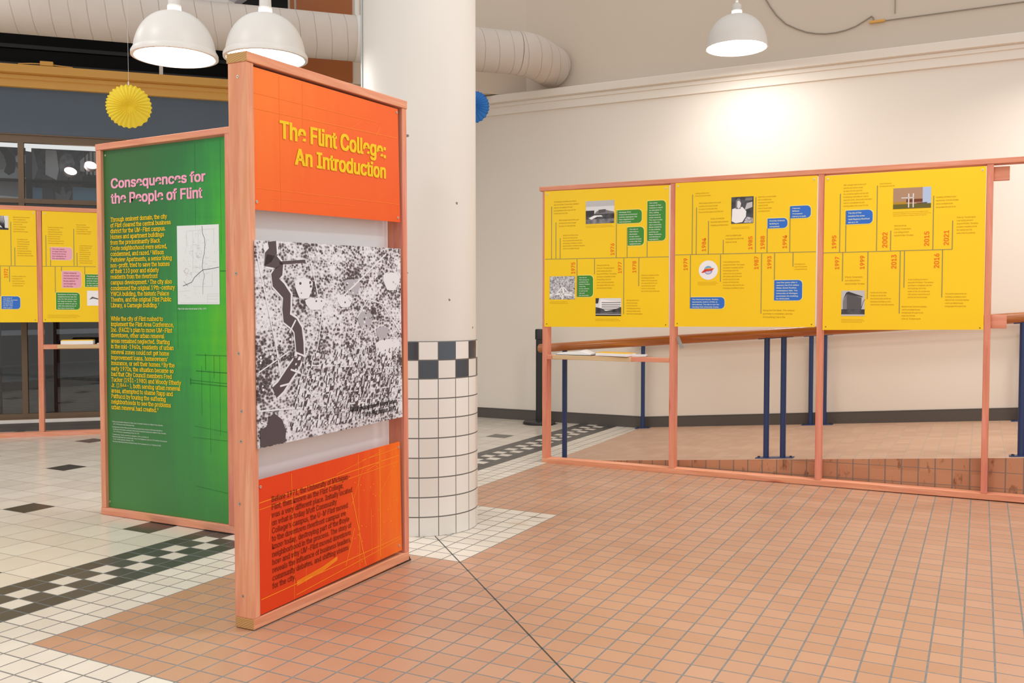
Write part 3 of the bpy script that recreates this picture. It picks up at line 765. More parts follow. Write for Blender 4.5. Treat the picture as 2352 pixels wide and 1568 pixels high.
# ================================================================== handrails, stanchion
def rail(name, label, b, a0, a1, z0, slope, posts, flange_pairs):
    t = thing(name, label, 'handrail', (0, 0, 0))
    m = MB(); zz = lambda a: z0 + slope*(a-a0)
    pts = [(a0-.12,b,zz(a0)),(a0-.06,b,zz(a0)),(a0,b,zz(a0)),(a0+.1,b,zz(a0))] + [(a0+i*(a1-a0)/12,b,zz(a0+i*(a1-a0)/12)) for i in range(1,13)]
    m.tube(pts, [.1,.24,.32,.335]+[.335]*12, 20); obj('wooden_rail', m, M['oak'], t, smooth=True)
    for a in posts:
        m = MB(); m.tube([(a,b,rz(a,b)),(a,b,zz(a)-.3)], .2, 16); obj('post', m, M['blue_metal'], t, smooth=True)
    for (p, q) in flange_pairs:
        m = MB(); za, zb = rz(p,b), rz(q,b)
        m.hexa([(p,b-.35,za),(q,b-.35,zb),(q,b+.35,zb),(p,b+.35,za),(p,b-.35,za+.07),(q,b-.35,zb+.07),(q,b+.35,zb+.07),(p,b+.35,za+.07)])
        fl_ = obj('floor_plate', m, M['blue_metal'], t, bevel=.02)
        for x in (p+.2, q-.2):
            m = MB(); m.lathe([(.09, rz(x,b)+.05),(.09, rz(x,b)+.14),(.001, rz(x,b)+.16)], 8, 0, x, b)
            obj('bolt', m, M['black'], fl_)
        if q-p > 2:
            m = MB(); zp, zq = zz(p)-.36, zz(q)-.36
            m.hexa([(p+.1,b-.12,zp),(q-.1,b-.12,zq),(q-.1,b+.12,zq),(p+.1,b+.12,zp),(p+.1,b-.12,zp+.08),(q-.1,b-.12,zq+.08),(q-.1,b+.12,zq+.08),(p+.1,b+.12,zp+.08)])
            obj('saddle_plate', m, M['blue_metal'], t)
    return t
def oak_material():
    t = NT('varnished_oak'); c = t.coord()
    g = t.noise(t.mapping(c, (1.2, 22, 22)), 1.0, 5, .6, .5)
    return t.out(t.ramp(g, [(.3, srgb(150,88,40)), (.5, srgb(182,112,56)), (.7, srgb(204,136,76))]), .3, .5, coat=.4)
M['oak'] = oak_material()
rail('handrail', 'near wooden handrail on navy posts along the open edge of the ramp', 40.1, -8.75, 44, 8.63, .0778, (-6.55, 9.0, 10.15, 24.75, 25.95), ((8.3,10.9),(24.1,26.7)))
rail('handrail', 'far wooden handrail on navy posts close to the white wall', 60.2, -8.3, 44, 8.3, .0778, (-7.05, 8.8, 9.98, 25.4, 26.6), ((-7.75,-6.35),(8.05,10.75),(24.7,27.3)))
st = thing('stanchion', 'black crowd control stanchion post by the white wall left of the yellow timeline stand', 'stanchion', (-17.68, 58.86, fz(-17.7,58.9)))
m = MB(); m.lathe([(.001,0),(1.64,0),(1.66,.16),(1.55,.28),(.5,.36),(.001,.36)], 40); obj('base', m, M['black'], st, smooth=True)
m = MB(); m.lathe([(.34,.3),(.34,8.6)], 20); obj('post', m, M['black'], st, smooth=True)
m = MB(); m.lathe([(.34,8.6),(.42,8.66),(.42,9.55),(.36,9.68),(.001,9.7)], 20); obj('belt_head', m, M['black'], st, smooth=True)

# ================================================================== timber stands
def board(name, mb_args, parent, axis, pink=False, ends=False, bevel=.025):
    m = MB()
    if ends: m.hexa(mb_args, ms=[0,0,0,1,0,1])
    else: m.hexa(mb_args)
    return obj(name, m, [M[('pink_' if pink else 'wood_')+axis], M['wood_end']], parent, bevel=bevel)
def bxc(x0, x1, y0, y1, z0, z1, dz=0.0):
    # dz: rise of the board over its length
    return [(x0,y0,z0),(x1,y0,z0+dz),(x1,y1,z0+dz),(x0,y1,z0),(x0,y0,z1),(x1,y0,z1+dz),(x1,y1,z1+dz),(x0,y1,z1)]
DEP = .885
def screws(parent, pts, y, mat='screw', r=.055):
    for (x, z) in pts:
        m = MB(); m.disc(x, z, r, y, 12, 0, .025); m.disc(x, z, r*.35, y-.025, 8, 1, .004); obj('screw', m, [M[mat], M['screw_d']], parent)

ALL = "ABCDEFGHIJKLMNOPQRSTUVWXYZabcdefghijklmnopqrstuvwxyz0123456789.,:;'()-$&\" \u2019\u201c\u201d"
load_glyphs('title', ALL, .030, res=5)
load_glyphs('sans', ALL, 0, res=2)
load_glyphs('bold', ALL, .022, res=2)
load_glyphs('serif', ALL, 0, True, res=4)
load_glyphs('serifb', ALL, .018, True, res=4)

# ---- the orange introduction stand
O = thing('exhibit_stand', 'tall timber stand with orange panels headed The Flint College: An Introduction', 'exhibit stand', (-1.017, -.401, .07), (0, -.004, math.radians(90.65)))
L = 10.38; k = .026
board('post', bxc(0, .36, .0, DEP, .4, 20.53), O, 'z')
board('post', bxc(L-.36, L, .0, DEP, .4, 20.8), O, 'z', True)
board('top_rail', bxc(-.02, L+.02, -.03, DEP+.05, 20.53, 20.89, .25), O, 'x', ends=True)
board('bottom_rail', bxc(0, L, 0, DEP, 0, .4), O, 'x', ends=True)
p_ = O.children[0]
for (yy, zz) in ((.40, 20.02),): pass
m = MB(); 
for (yy, zz, mt) in ((.42,20.02,0),(.45,8.0,1),(.5,6.9,1),(.55,10.1,1),(.62,13.0,1),(.5,1.2,1),(.6,4.6,1)):
    m2 = MB()
    for i in range(1):
        n = len(m2.v); sg = 12
        m2.v += [(-.012, yy+.05*math.cos(2*PI*j/sg), zz+.06*math.sin(2*PI*j/sg)) for j in range(sg)]; m2.f.append(tuple(range(n, n+sg))); m2.m.append(0)
        n = len(m2.v); m2.v += [(-.016, yy+.02*math.cos(2*PI*j/sg), zz+.024*math.sin(2*PI*j/sg)) for j in range(sg)]; m2.f.append(tuple(range(n, n+sg))); m2.m.append(1)
    obj('screw', m2, [M['string'] if mt == 0 else M['steel'], M['screw_d']], p_)
m = MB(); m.slab([(.38,.42),(L-.38,.42),(L-.38,20.75),(.38,20.5)], .82, .88); obj('back_panel', m, M['board_w'], O)
# header
m = MB(); m.slab([(.37,15.31),(9.86,15.60),(9.72,20.66),(.37,20.42)], .04, .1); hd = obj('header_panel', m, M['head'], O)
m = MB(); sh = .033
def fitline(mb, style, s, x0, x1, z, cap, m=0, y=.02, shear=0.0):
    size = cap/CAP; xs = (x1-x0)/(text_width(style, s)*size)
    put_text(mb, style, s, x0, z, size, xs, y, m, 'L', shear)
fitline(m, 'title', 'The Flint College:', 1.735, 8.74, 18.045, .64, shear=sh)
fitline(m, 'title', 'An Introduction', 2.61, 8.735, 17.15, .60, shear=sh)
obj('lettering', m, M['t_gold'], hd)
m = MB()
for (x0,z0,x1,z1,w_) in ((.4,18.95,9.6,19.35,.03),(.4,19.5,8.2,19.8,.02),(.4,16.1,9.8,16.4,.02),(1.8,15.4,1.75,20.4,.015),(3.1,18.5,3.1,20.4,.015),(5.6,18.9,7.1,19.7,.015),(8.0,19.2,8.3,19.6,.04),(8.05,17.2,8.2,17.6,.02),(1.2,15.8,6.4,16.02,.015)):
    m.ribbon([(x0,z0),(x1,z1)], w_, .033)
obj('drafting_lines', m, M['line_o2'], hd)
screws(hd, [(9.62,20.50),(.47,15.60),(9.66,15.79)], .04)
# aerial photograph
m = MB(); m.slab([(.26,6.63),(9.75,6.75),(9.66,14.39),(.24,14.2)], -.09, -.03); ph = obj('photo_panel', m, [M['aerial']], O)
random.seed(11)
m = MB(); Y0 = -.1
river = [(1.1,14.2),(1.15,13.86),(.88,13.6),(.75,13.5),(1.3,13.45),(1.5,13.3),(1.46,13.1),(1.26,12.92),(1.3,12.69),(1.6,12.48),(1.9,12.2),(1.86,11.7),(1.88,11.36),(2.3,11.15),(2.52,10.9),(2.6,10.4),(2.62,10.0),(2.38,9.6),(2.0,9.27),(1.5,8.8),(1.15,8.6)]
m.ribbon([(x+.02,z) for x, z in river], .62, Y0, 1); m.ribbon(river, .46, Y0-.004, 0)
m.ribbon([(1.5,13.42),(2.4,13.5),(3.0,13.55)], .12, Y0-.004, 0)
for (x,z,w_,ang) in ((2.2,11.05,.5,.9),(2.66,9.95,.55,-.3),(2.35,9.32,.5,-.3),(1.75,8.85,.5,.1)):
    m.ribbon([(x-w_*.6*math.cos(ang),z-w_*.6*math.sin(ang)),(x+w_*.6*math.cos(ang),z+w_*.6*math.sin(ang))], .07, Y0-.008, 1)
for pts, w_ in (([(.3,13.7),(.9,11.6),(1.25,10.4),(1.5,9.2)],.07),([(2.75,11.2),(2.95,10.4),(2.7,9.9)],.06),([(3.2,13.9),(4.0,11.5),(3.7,10.2),(2.4,8.0)],.06),([(4.8,11.9),(6.2,12.7),(8.5,14.1)],.07),([(2.8,9.6),(3.7,11.0)],.05),([(3.0,10.0),(2.2,7.6)],.05),
    ([(3.1,9.5),(9.6,9.0)],.06),([(2.6,8.3),(9.6,8.2)],.05),([(.3,8.0),(9.7,7.55)],.06),([(.3,9.4),(2.0,10.1)],.05),([(4.2,6.7),(6.8,11.0)],.05),([(2.2,6.7),(5.0,9.4)],.05),([(6.0,6.8),(8.0,10.4)],.04),([(7.4,6.8),(8.6,9.5)],.04),([(8.8,7.0),(9.3,9.6)],.05),([(6.3,11.3),(7.1,12.1),(8.2,11.9),(9.5,10.7)],.06),([(.4,7.6),(1.8,7.0)],.05)):
    m.ribbon(pts, w_, Y0-.002, 1)
for (x,z,rx,rz_,mi) in ((6.0,12.6,.55,.4,2),(6.9,11.2,.5,.45,2),(8.2,10.6,.45,.35,2),(8.6,9.9,.9,.55,1),(2.9,12.5,.5,.5,1),(1.0,13.9,.35,.3,1),(3.6,11.9,.6,.3,1),(8.9,12.9,.6,.5,1),(5.5,12.0,.5,.3,1)):
    m.poly([(x+rx*math.cos(t_)*(1+.2*math.sin(3*t_)),z+rz_*math.sin(t_)*(1+.2*math.cos(2*t_))) for t_ in [2*PI*i/14 for i in range(14)]], Y0-.001, mi)
for i in range(760):                      # downtown blocks: roofs and their shadows
    x = random.uniform(.5, 9.4); z = 6.95 + 2.9*random.random()**1.25
    if 2.9*x/9.5+6.8 < z and x < 2.2: continue
    if abs(x-1.4) < .6 and 6.6 < z < 7.7: continue
    s = random.uniform(.07, .2); hgt = random.uniform(.06, .22); sk = .35
    mi = random.choice((1,1,1,3,2,0,0))
    m.poly([(x,z),(x+s,z+.01),(x+s+hgt*sk,z+hgt),(x+hgt*sk,z+hgt)], Y0-.003-i*1e-5, mi)
    if mi != 0: m.poly([(x-.06,z),(x,z),(x+hgt*sk,z+hgt),(x-.06+hgt*sk,z+hgt)], Y0-.0029-i*1e-5, 0)
for i in range(620):                     # tree crowns and house roofs
    x = random.uniform(.4, 9.5); z = random.uniform(8.6, 14.1)
    if min((x-a)**2+(z-b)**2 for a, b in river) < .2: continue
    s = random.uniform(.03, .075)
    m.poly([(x+s*math.cos(t_),z+s*.8*math.sin(t_)) for t_ in [2*PI*q/6 for q in range(6)]], Y0-.0015-i*1e-6, random.choice((0,0,1,1,2,3)))
m.poly([(.35,6.66),(1.7,6.68),(1.75,7.1),(1.55,7.55),(1.1,7.85),(.8,7.7),(.7,7.4),(.33,7.3)], Y0-.012, 0)
obj('photo_print', m, [flat('print_river', (84,74,78)), flat('print_road', (226,228,235)), flat('print_field', (176,174,184)), flat('print_roof', (205,206,214))], ph)
m = MB()
def fitr(mb, style, s, x0, x1, z, cap, shear, y): fitline(mb, style, s, x0, x1, z, cap, 0, y, shear)
fitr(m, 'bold', 'Aerial photograph of site of future', 5.72, 9.25, 7.29, .19, .017, -.125)
fitr(m, 'bold', 'UM-Flint campus, 1972.', 6.82, 9.22, 6.975, .19, .017, -.125)
obj('caption', m, M['t_black'], ph)
# text panel
m = MB(); m.slab([(.39,.44),(9.83,.58),(9.70,5.61),(.38,5.45)], .04, .1); tp = obj('text_panel', m, M['otext'], O)
m = MB(); BODY = ["Before 1971, the University of Michigan-","Flint, then known as the Flint College,","was a very different place. Initially located","on what is today Mott Community","College\u2019s campus, the U-M Flint moved","to the downtown riverfront campus we","know today, destroying part of the Doyle","neighborhood in the process. The story of","how and why UM-Flint moved downtown","reveals the influence of business leaders,","community debates, and shifting visions","for the city."]
size = .2/CAP*1.04; xs = (5.93-1.058)/(text_width('serif', BODY[0])*size)
for i, l in enumerate(BODY): put_text(m, 'serif', l, 1.055, 4.50-.2975*i, size, xs, .02, 0, 'L', .012)
obj('lettering', m, M['t_dark'], tp)
m = MB()
for (x0,z0,x1,z1,w_) in ((.4,4.6,9.6,5.0,.03),(.4,4.35,9.6,4.72,.02),(2.3,.5,2.2,5.4,.02),(6.55,.6,6.5,5.5,.025),(8.1,.7,8.1,5.5,.05),(7.0,.6,6.0,4.0,.04),(.45,1.0,9.7,1.25,.03),(2.4,.62,9.8,1.15,.025),(7.4,3.0,7.45,1.0,.02),(8.0,3.4,9.0,4.4,.02),(6.8,5.2,9.6,5.35,.02),(5.0,4.9,8.4,5.4,.015),(.9,3.1,1.0,4.0,.015),(5.6,1.0,6.2,2.4,.03),(7.1,4.7,8.2,4.95,.02),(3.0,.9,3.02,1.6,.015),(6.0,3.4,6.9,4.95,.02)):
    m.ribbon([(x0,z0),(x1,z1)], w_, .033)
for i in range(4): m.ribbon([(2.45,.98+.05*i),(4.0,1.13+.05*i),(5.0,1.35+.04*i)], .035, .032)
random.seed(3)
for i in range(60):
    x = random.uniform(5.5,9.5); z = random.uniform(.7,5.2); m.disc(x, z, random.uniform(.01,.035), .034, 6, 0, .002)
obj('drafting_lines', m, M['line_o'], tp)
screws(tp, [(.47,5.19),(9.60,5.36),(9.60,.85)], .04)
m = MB(); m.hexa([(9.15,-.02,-.07),(10.55,-.02,-.07),(10.55,.62,-.07),(9.15,.62,-.07),(9.3,.06,.0),(10.42,.06,.32),(10.42,.55,.32),(9.3,.55,.0)])
m = MB(); m.box(9.55,10.62,.05,.75,-.1,-.02); m.hexa([(9.65,.1,-.02),(10.52,.1,-.02),(10.52,.7,-.02),(9.65,.7,-.02),(9.65,.14,.02),(10.46,.14,.02),(10.46,.66,.02),(9.65,.66,.02)])
m.hexa([(10.39,.08,-.02),(10.62,.08,-.02),(10.62,.7,-.02),(10.39,.7,-.02),(10.39,.14,.28),(10.5,.14,.28),(10.5,.62,.28),(10.39,.62,.28)])
obj('rubber_foot', m, M['black'], O, bevel=.02)

# ---- the green stand
Gs = thing('exhibit_stand', 'tall timber stand with a green panel headed Consequences for the People of Flint', 'exhibit stand', (-21.93, 9.855, .14), (0, 0, 0))
L = 10.05
board('post', bxc(.05, .42, 0, DEP, .38, 20.48), Gs, 'z')
board('post', bxc(L-.37, L, 0, DEP, .38, 20.6), Gs, 'z', True)
board('top_rail', bxc(.02, L+.03, -.02, DEP, 20.48, 20.82, .11), Gs, 'x', True)
board('bottom_rail', bxc(0, L, 0, DEP, -.02, .38), Gs, 'x', True)
m = MB(); m.slab([(.36,.39),(L-.38,.40),(L-.29,20.5),(.42,20.46)], .2, .26); gp = obj('text_panel', m, M['green'], Gs)
y = .185
m = MB(); fitline(m, 'title', 'Consequences for', 1.0, 8.155, 18.35, .52, y=y, shear=-.006); fitline(m, 'title', 'the People of Flint', 1.015, 7.925, 17.5, .55, y=y, shear=-.006)
obj('lettering', m, M['t_pink'], gp)
B1 = ["Through eminent domain, the city","of Flint cleared the central business","district for the UM-Flint campus.","Homes and apartment buildings","from the predominantly Black","Doyle neighborhood were seized,","condemned, and razed. Wilson","Parkview Apartments, a senior living","non-profit, tried to save the homes","of their 110 poor and elderly","residents from the riverfront","campus development. The city also","condemned the original 19th-century","YWCA building, the historic Palace","Theatre, and the original Flint Public","Library, a Carnegie building."]
B2 = ["While the city of Flint rushed to","implement the Flint Area Conference,","Inc. (FACI)\u2019s plan to move UM-Flint","downtown, other urban renewal","areas remained neglected. Starting","in the mid-1960s, residents of urban","renewal zones could not get home","improvement loans, homeowners\u2019","insurance, or sell their homes. By the","early 1970s, the situation became so","bad that City Council members Fred","Tucker (1931-1980) and Woody Etherly","Jr. (1944- ), both serving urban renewal","areas, attempted to shame Rapp and","Patitucci by touring the suffering","neighborhoods to see the problems","urban renewal had created."]
SUP = {6: ('condemned, and razed.', '5'), 11: ('campus development.', '6'), 15: ('Library, a Carnegie building.', '7')}
SUP2 = {8: ('insurance, or sell their homes.', '8'), 16: ('urban renewal had created.', '9')}
m = MB(); size = .225/CAP; xs = (5.62-.93)/(text_width('serifb', B1[1])*size)
for (B, z0, pit, sup, x0) in ((B1, 16.49, .3178, SUP, .93), (B2, 10.98, .3112, SUP2, .85)):
    for i, l in enumerate(B):
        z = z0-pit*i; xx = x0 - (.005*i)
        if i in sup:
            pre, nn = sup[i]; _, e1 = put_text(m, 'serifb', pre, xx, z, size, xs, y)
            put_text(m, 'serifb', nn, e1+.02, z+.09, size*.6, xs, y)
            rest = l[len(pre):]
            if rest: put_text(m, 'serifb', rest, e1+.1, z, size, xs, y)
        else: put_text(m, 'serifb', l, xx, z, size, xs, y)
obj('lettering', m, M['t_yellow'], gp)
FN = ["5 Memo to the Chancellor\u2019s Collection UM, Folder 4, Box 15, Chancellor\u2019s Collection UM, William E. Moran, Chancellor,","1971-1979, Downtown Campus Development Files.","6 Correspondence to Frances Willard and from Eva Anderson, Genesee County, Human Non-Profit Housing Corporation re:","the Riverview of Flint Parkview Apartments, Folder 4, Box 12, Chancellor\u2019s Collection UM, William E. Moran, Chancellor,","1971-1979, Downtown Campus Development Files, 1971-1979.","7 Landmarks Won, The Flint Journal Flint, MI, September 1, 1974, n.p. and Press, 23.","8 Homeowners Demanded Plans to the Businesses, Towers, The Flint Spokesman, January 10, 1970, Fred Perry, Flint\u2019s Insurance","For All, The Flint Spokesman, February 6, 1970.","9 We Lived On Dixie Empire Promises, Promises, Promises, The Flint Spokesman vol. 3, no. 4 (February 15, 1970)."]
FW = [1135,540,1125,1180,640,850,1210,520,1095]
m = MB()
for i, l in enumerate(FN):
    z = 5.26-.132*i - (.03 if i > 1 else 0) - (.03 if i > 4 else 0); wid = (FW[i]-95)/1115*4.55
    sz = .125; xs_ = wid/(text_width('sans', l)*sz); put_text(m, 'bold', l, .82 + (0 if l[1] == ' ' else .07), z, sz, xs_*.94, y)
put_text(m, 'bold', 'Map of all urban renewal areas in Flint, 1973.', 6.05, 11.6, .16, 2.08/(text_width('bold','Map of all urban renewal areas in Flint, 1973.')*.16), y)
obj('footnotes', m, M['t_white'], gp)
m = MB(); m.poly([(6.05,11.875),(9.06,11.87),(9.06,16.02),(6.05,16.05)], y, 0)
mp = [(7.88,15.98),(7.9,15.6),(8.05,15.3),(8.08,15.0),(8.02,14.6),(7.9,14.2),(7.86,13.85),(7.9,13.65)]
m.ribbon(mp, .03, y-.003, 1); m.ribbon([(7.88,13.68),(8.4,13.72),(9.04,13.8)], .03, y-.003, 1); m.ribbon([(7.9,13.68),(7.6,13.5),(7.3,13.3),(7.1,13.05),(6.8,12.95),(6.45,12.85)], .035, y-.003, 1)
m.ribbon([(7.9,13.65),(8.0,13.4),(7.92,13.1),(7.88,12.8),(7.88,12.4)], .02, y-.003, 1); m.ribbon([(6.5,13.1),(6.8,12.85)], .02, y-.003, 1)
random.seed(5)
for i in range(150):
    x = random.gauss(7.4,.6); z = random.gauss(14.1,.9)
    if not (6.2 < x < 8.9 and 12.2 < z < 15.8): continue
    d = random.uniform(.04,.3); h = random.random() < .5
    m.ribbon([(x,z),(x+(d if h else 0),z+(0 if h else d))], .012, y-.002, 2)
for q in (((6.75,15.75),(8.8,15.8)),((6.75,15.75),(6.75,14.9)),((8.7,15.8),(8.7,15.0)),((7.2,15.75),(7.2,13.6)),((7.6,15.76),(7.6,14.6)),((7.2,12.8),(8.55,12.8)),((8.55,12.8),(8.55,13.6)),((6.1,12.55),(6.9,12.6)),((6.2,11.95),(8.95,11.95)),((8.2,11.95),(8.2,12.4)),((8.2,12.4),(9.0,12.42)),((8.2,12.3),(9.0,12.3)),((8.2,12.15),(8.9,12.15))):
    m.ribbon(q, .012, y-.002, 2)
m.ribbon([(6.5,13.7),(6.7,13.4),(6.9,13.7),(6.7,13.8),(6.55,13.6),(6.8,13.5)], .02, y-.002, 3)
obj('city_map', m, [flat('map_paper', (226,230,230)), G_[90], G_[195], flat('map_rust', (186,160,146))], gp)
m = MB()
for (x0,z0,x1,z1,w_) in ((7.3,9.2,9.6,9.2,.02),(8.0,9.3,8.0,8.4,.02),(7.3,8.35,9.6,8.3,.03),(6.9,7.85,9.6,7.75,.02),(6.9,7.7,9.6,7.6,.025),(6.9,7.6,6.9,7.95,.03),(8.6,9.2,8.6,8.0,.015),(9.0,9.2,9.0,5.0,.012),(7.7,8.6,7.7,6.0,.012),(8.3,8.4,8.3,4.0,.01),(7.2,5.4,9.6,5.2,.012),(7.0,4.8,9.6,4.75,.012),(9.1,13.6,9.6,13.6,.03),(6.0,12.9,6.0,9.5,.01),(7.2,2.2,9.6,2.0,.012),(9.2,20.4,9.2,14.5,.01),(7.4,15.9,7.4,20.3,.01)):
    m.ribbon([(x0,z0),(x1,z1)], w_, y-.001)
obj('drafting_lines', m, M['line_g'], gp)
screws(gp, [(.6,20.2),(9.6,20.3),(.52,.72),(9.6,.58)], .2)

# ---- the yellow timeline stands
TXT = ["the university opens and the new","fundraising committee at work to","raise the funds. Community members","vote for and debate the plan","moving ahead with a plan for the","whole river front site","of the city. The board reports","a new building downtown","along the Flint River. The campus","purchase is completed, and the","first buildings rise in the","center of the city as planned,","with classes held at the court","and the old school closes","its doors for the last time"]
def lines_for(n, seed):
    rr = random.Random(seed); s = rr.randrange(len(TXT)); out = [TXT[(s+i) % len(TXT)] for i in range(n)]
    out[0] = out[0][0].upper()+out[0][1:]; return out
BOXT = {
 'P1': [["Mortgage firms","Preserved environment","actively segregate Oak","Park neighborhood","redevelopment."],["The city of","Flint hires a","developer","to tear down","several houses","in the Oak Park","neighborhood."],["The Urban","League of Flint","releases a report","on relocation in","Flint, calling","the process of","urban renewal.","The report notes","that while the","city is pursuing","Black residents,","it was actively","pushing out","Black residents,","contributing to","segregation."],["The city of","Flint moves to","condemn the","Palace Theatre","when the","owner refuses","to sell to the","city and","the university."]],
 'P2': [["Frances","Willson","Thompson","Library is built."],["Murchie Science","Building is","completed."],["The Hamwood House-Perkins","Apartments, built in 1920s, is","demolished. The site is now the","Harding Mott University Center."],["Just five years after it","opened, the $13 million","Water Street Pavilion","marketplace fails. The","University of Michigan","purchases the building","for $600,000."]],
 'P3': [["The city of Flint","transfers five acres","Hyatt Regency Riverfront","site to U-M."]],
 'PA': [["The state of","Michigan approves","the riverfront","campus plan","for UM-Flint","with a grant."]],
 'PB': [["The city plans","to clear the river","front and move","the residents of","the old district."],["Urban renewal","moves ahead and","the homes of the","Doyle district","are bought up","by the city."],["The Doyle district","loses its school","and its church","to the new plan","for the campus."],["Residents of the Doyle","neighborhood ask the","city for fair prices and","for help to move. The","council votes to go on","with the clearance of","the river front land."]]}
BOXM = {'P1': ['b_green']*4, 'P2': ['b_blue']*4, 'P3': ['b_blue'], 'PA': ['b_blue'], 'PB': ['b_pink','b_pink','b_green','b_green']}
PITCH_T = .195
def rbox(mb, r, rad, y, m):
    u0, w0, u1, w1 = r; pts = [(u0,w0)]
    for cx, cz, a0 in ((u1-rad, w0+rad, -PI/2), (u1-rad, w1-rad, 0)):
        for i in range(6): t_ = a0+i/5*PI/2; pts.append((cx+rad*math.cos(t_), cz+rad*math.sin(t_)))
    pts.append((u0, w1)); mb.poly(pts, y, m)
def photo(mb, kind, r, y):
    u0, w0, u1, w1 = r; X = lambda f: u0+(u1-u0)*f; Z = lambda f: w0+(w1-w0)*f
    R = lambda x0, z0, x1, z1, mi, d=0: mb.poly([(X(x0),Z(z0)),(X(x1),Z(z0)),(X(x1),Z(z1)),(X(x0),Z(z1))], y-.002-d*.001, mi)
    P = lambda pts, mi, d=0: mb.poly([(X(a), Z(b)) for a, b in pts], y-.002-d*.001, mi)
    if kind == 0:      # building site
        R(0,0,1,1,5); R(0,.75,1,1,4,1); R(0,0,1,.42,8,1); P([(0,.4),(0,.58),(.3,.58),(.3,.42)],1,2); P([(.3,.42),(.4,.55),(.62,.62),(.8,.55),(.98,.5),(1,.42)],3,2); P([(.45,.45),(.45,.6),(.7,.62),(.7,.48)],2,3); P([(.1,.25),(.3,.36),(.55,.36),(.6,.3),(.4,.3),(.2,.18)],6,3); R(0,.0,1,.2,9,2)
    elif kind == 1:    # highway junction from the air
        R(0,0,1,1,7)
        for pts, wd in (([(0,.2),(.4,.24),(1,.16)],.14),([(.5,.62),(.56,.3),(.5,0)],.14),([(.5,.6),(.7,.35),(1,.1)],.08),([(0,.12),(.3,.28),(.5,.55)],.08),([(.45,.3),(.42,.12),(.52,.05)],.07),([(.62,.28),(.85,.3),(1,.05)],.07)):
            mb.ribbon([(X(a), Z(b)) for a, b in pts], wd, y-.004, 6)
    elif kind == 2:    # long office building behind trees
        R(0,0,1,1,5); P([(.12,.3),(.2,.95),(1,.75),(1,.3)],6,1)
        for i in range(4): R(.24,.36+.12*i,.98,.41+.12*i,3,2)
        P([(0,.1),(0,.5),(.25,.42),(.4,.28),(.7,.36),(1,.5),(1,.1)],8,3); P([(0,.7),(0,1),(.14,1),(.1,.7)],1,3); R(0,.0,1,.07,0,4); R(0,.07,1,.2,5,3)
    elif kind == 3:    # colour photo of a brick building
        R(0,0,1,1,10); P([(.78,.2),(.78,1),(1,1),(1,.2)],11,1); R(.35,.3,.78,.45,12,2); R(0,0,1,.22,13,2); R(0,.2,.35,.34,14,1)
        R(.4,.05,.43,.72,5,3); R(.52,.05,.55,.72,5,3); R(.22,.5,.55,.54,5,3); P([(.62,.25),(.64,0),(.9,0),(.9,.28)],12,1)
    elif kind == 4:    # grey block building
        R(0,0,1,1,4); P([(.06,.58),(.22,.88),(.24,.25),(.06,.25)],3,1); P([(.22,.88),(.86,.72),(.86,.25),(.24,.25)],2,1); P([(.04,.6),(.2,.92),(.3,.96),(.9,.77),(.9,.73),(.22,.86)],1,2); R(0,0,1,.26,8,1); R(0,0,1,.06,4,2); mb.ribbon([(X(.86),Z(.3)),(X(.93),Z(.55)),(X(1),Z(.65))], .03, y-.005, 1)
    elif kind == 5:
        R(0,0,1,1,5); P([(0,0),(0,.25),(1,.12),(1,0)],1,1)
        for i in range(9): mb.ribbon([(X(.8),Z(.05)),(X(.8-.04*i),Z(.5)),(X(.75-.08*i),Z(1))], .05, y-.004, 1)
    elif kind == 6:
        R(0,0,1,1,6); P([(.1,.4),(.25,.6),(.5,.5),(.8,.4),(.5,.42),(.3,.48)],2,1)
    elif kind == 7: R(0,0,1,1,7)
    if kind == 0 and False: pass
PHM = lambda: [G_[30], G_[60], G_[90], G_[125], G_[195], G_[225], G_[242], M['bw_speck'], M['bw_dark'], M['bw_soft'], PC[0], PC[1], PC[2], PC[3], PC[4]]
PC = [flat('print_brick', (176,140,112)), flat('print_sky', (178,196,226)), flat('print_brown', (112,62,36)), flat('print_leaf', (104,96,40)), flat('print_gold', (182,140,46))]
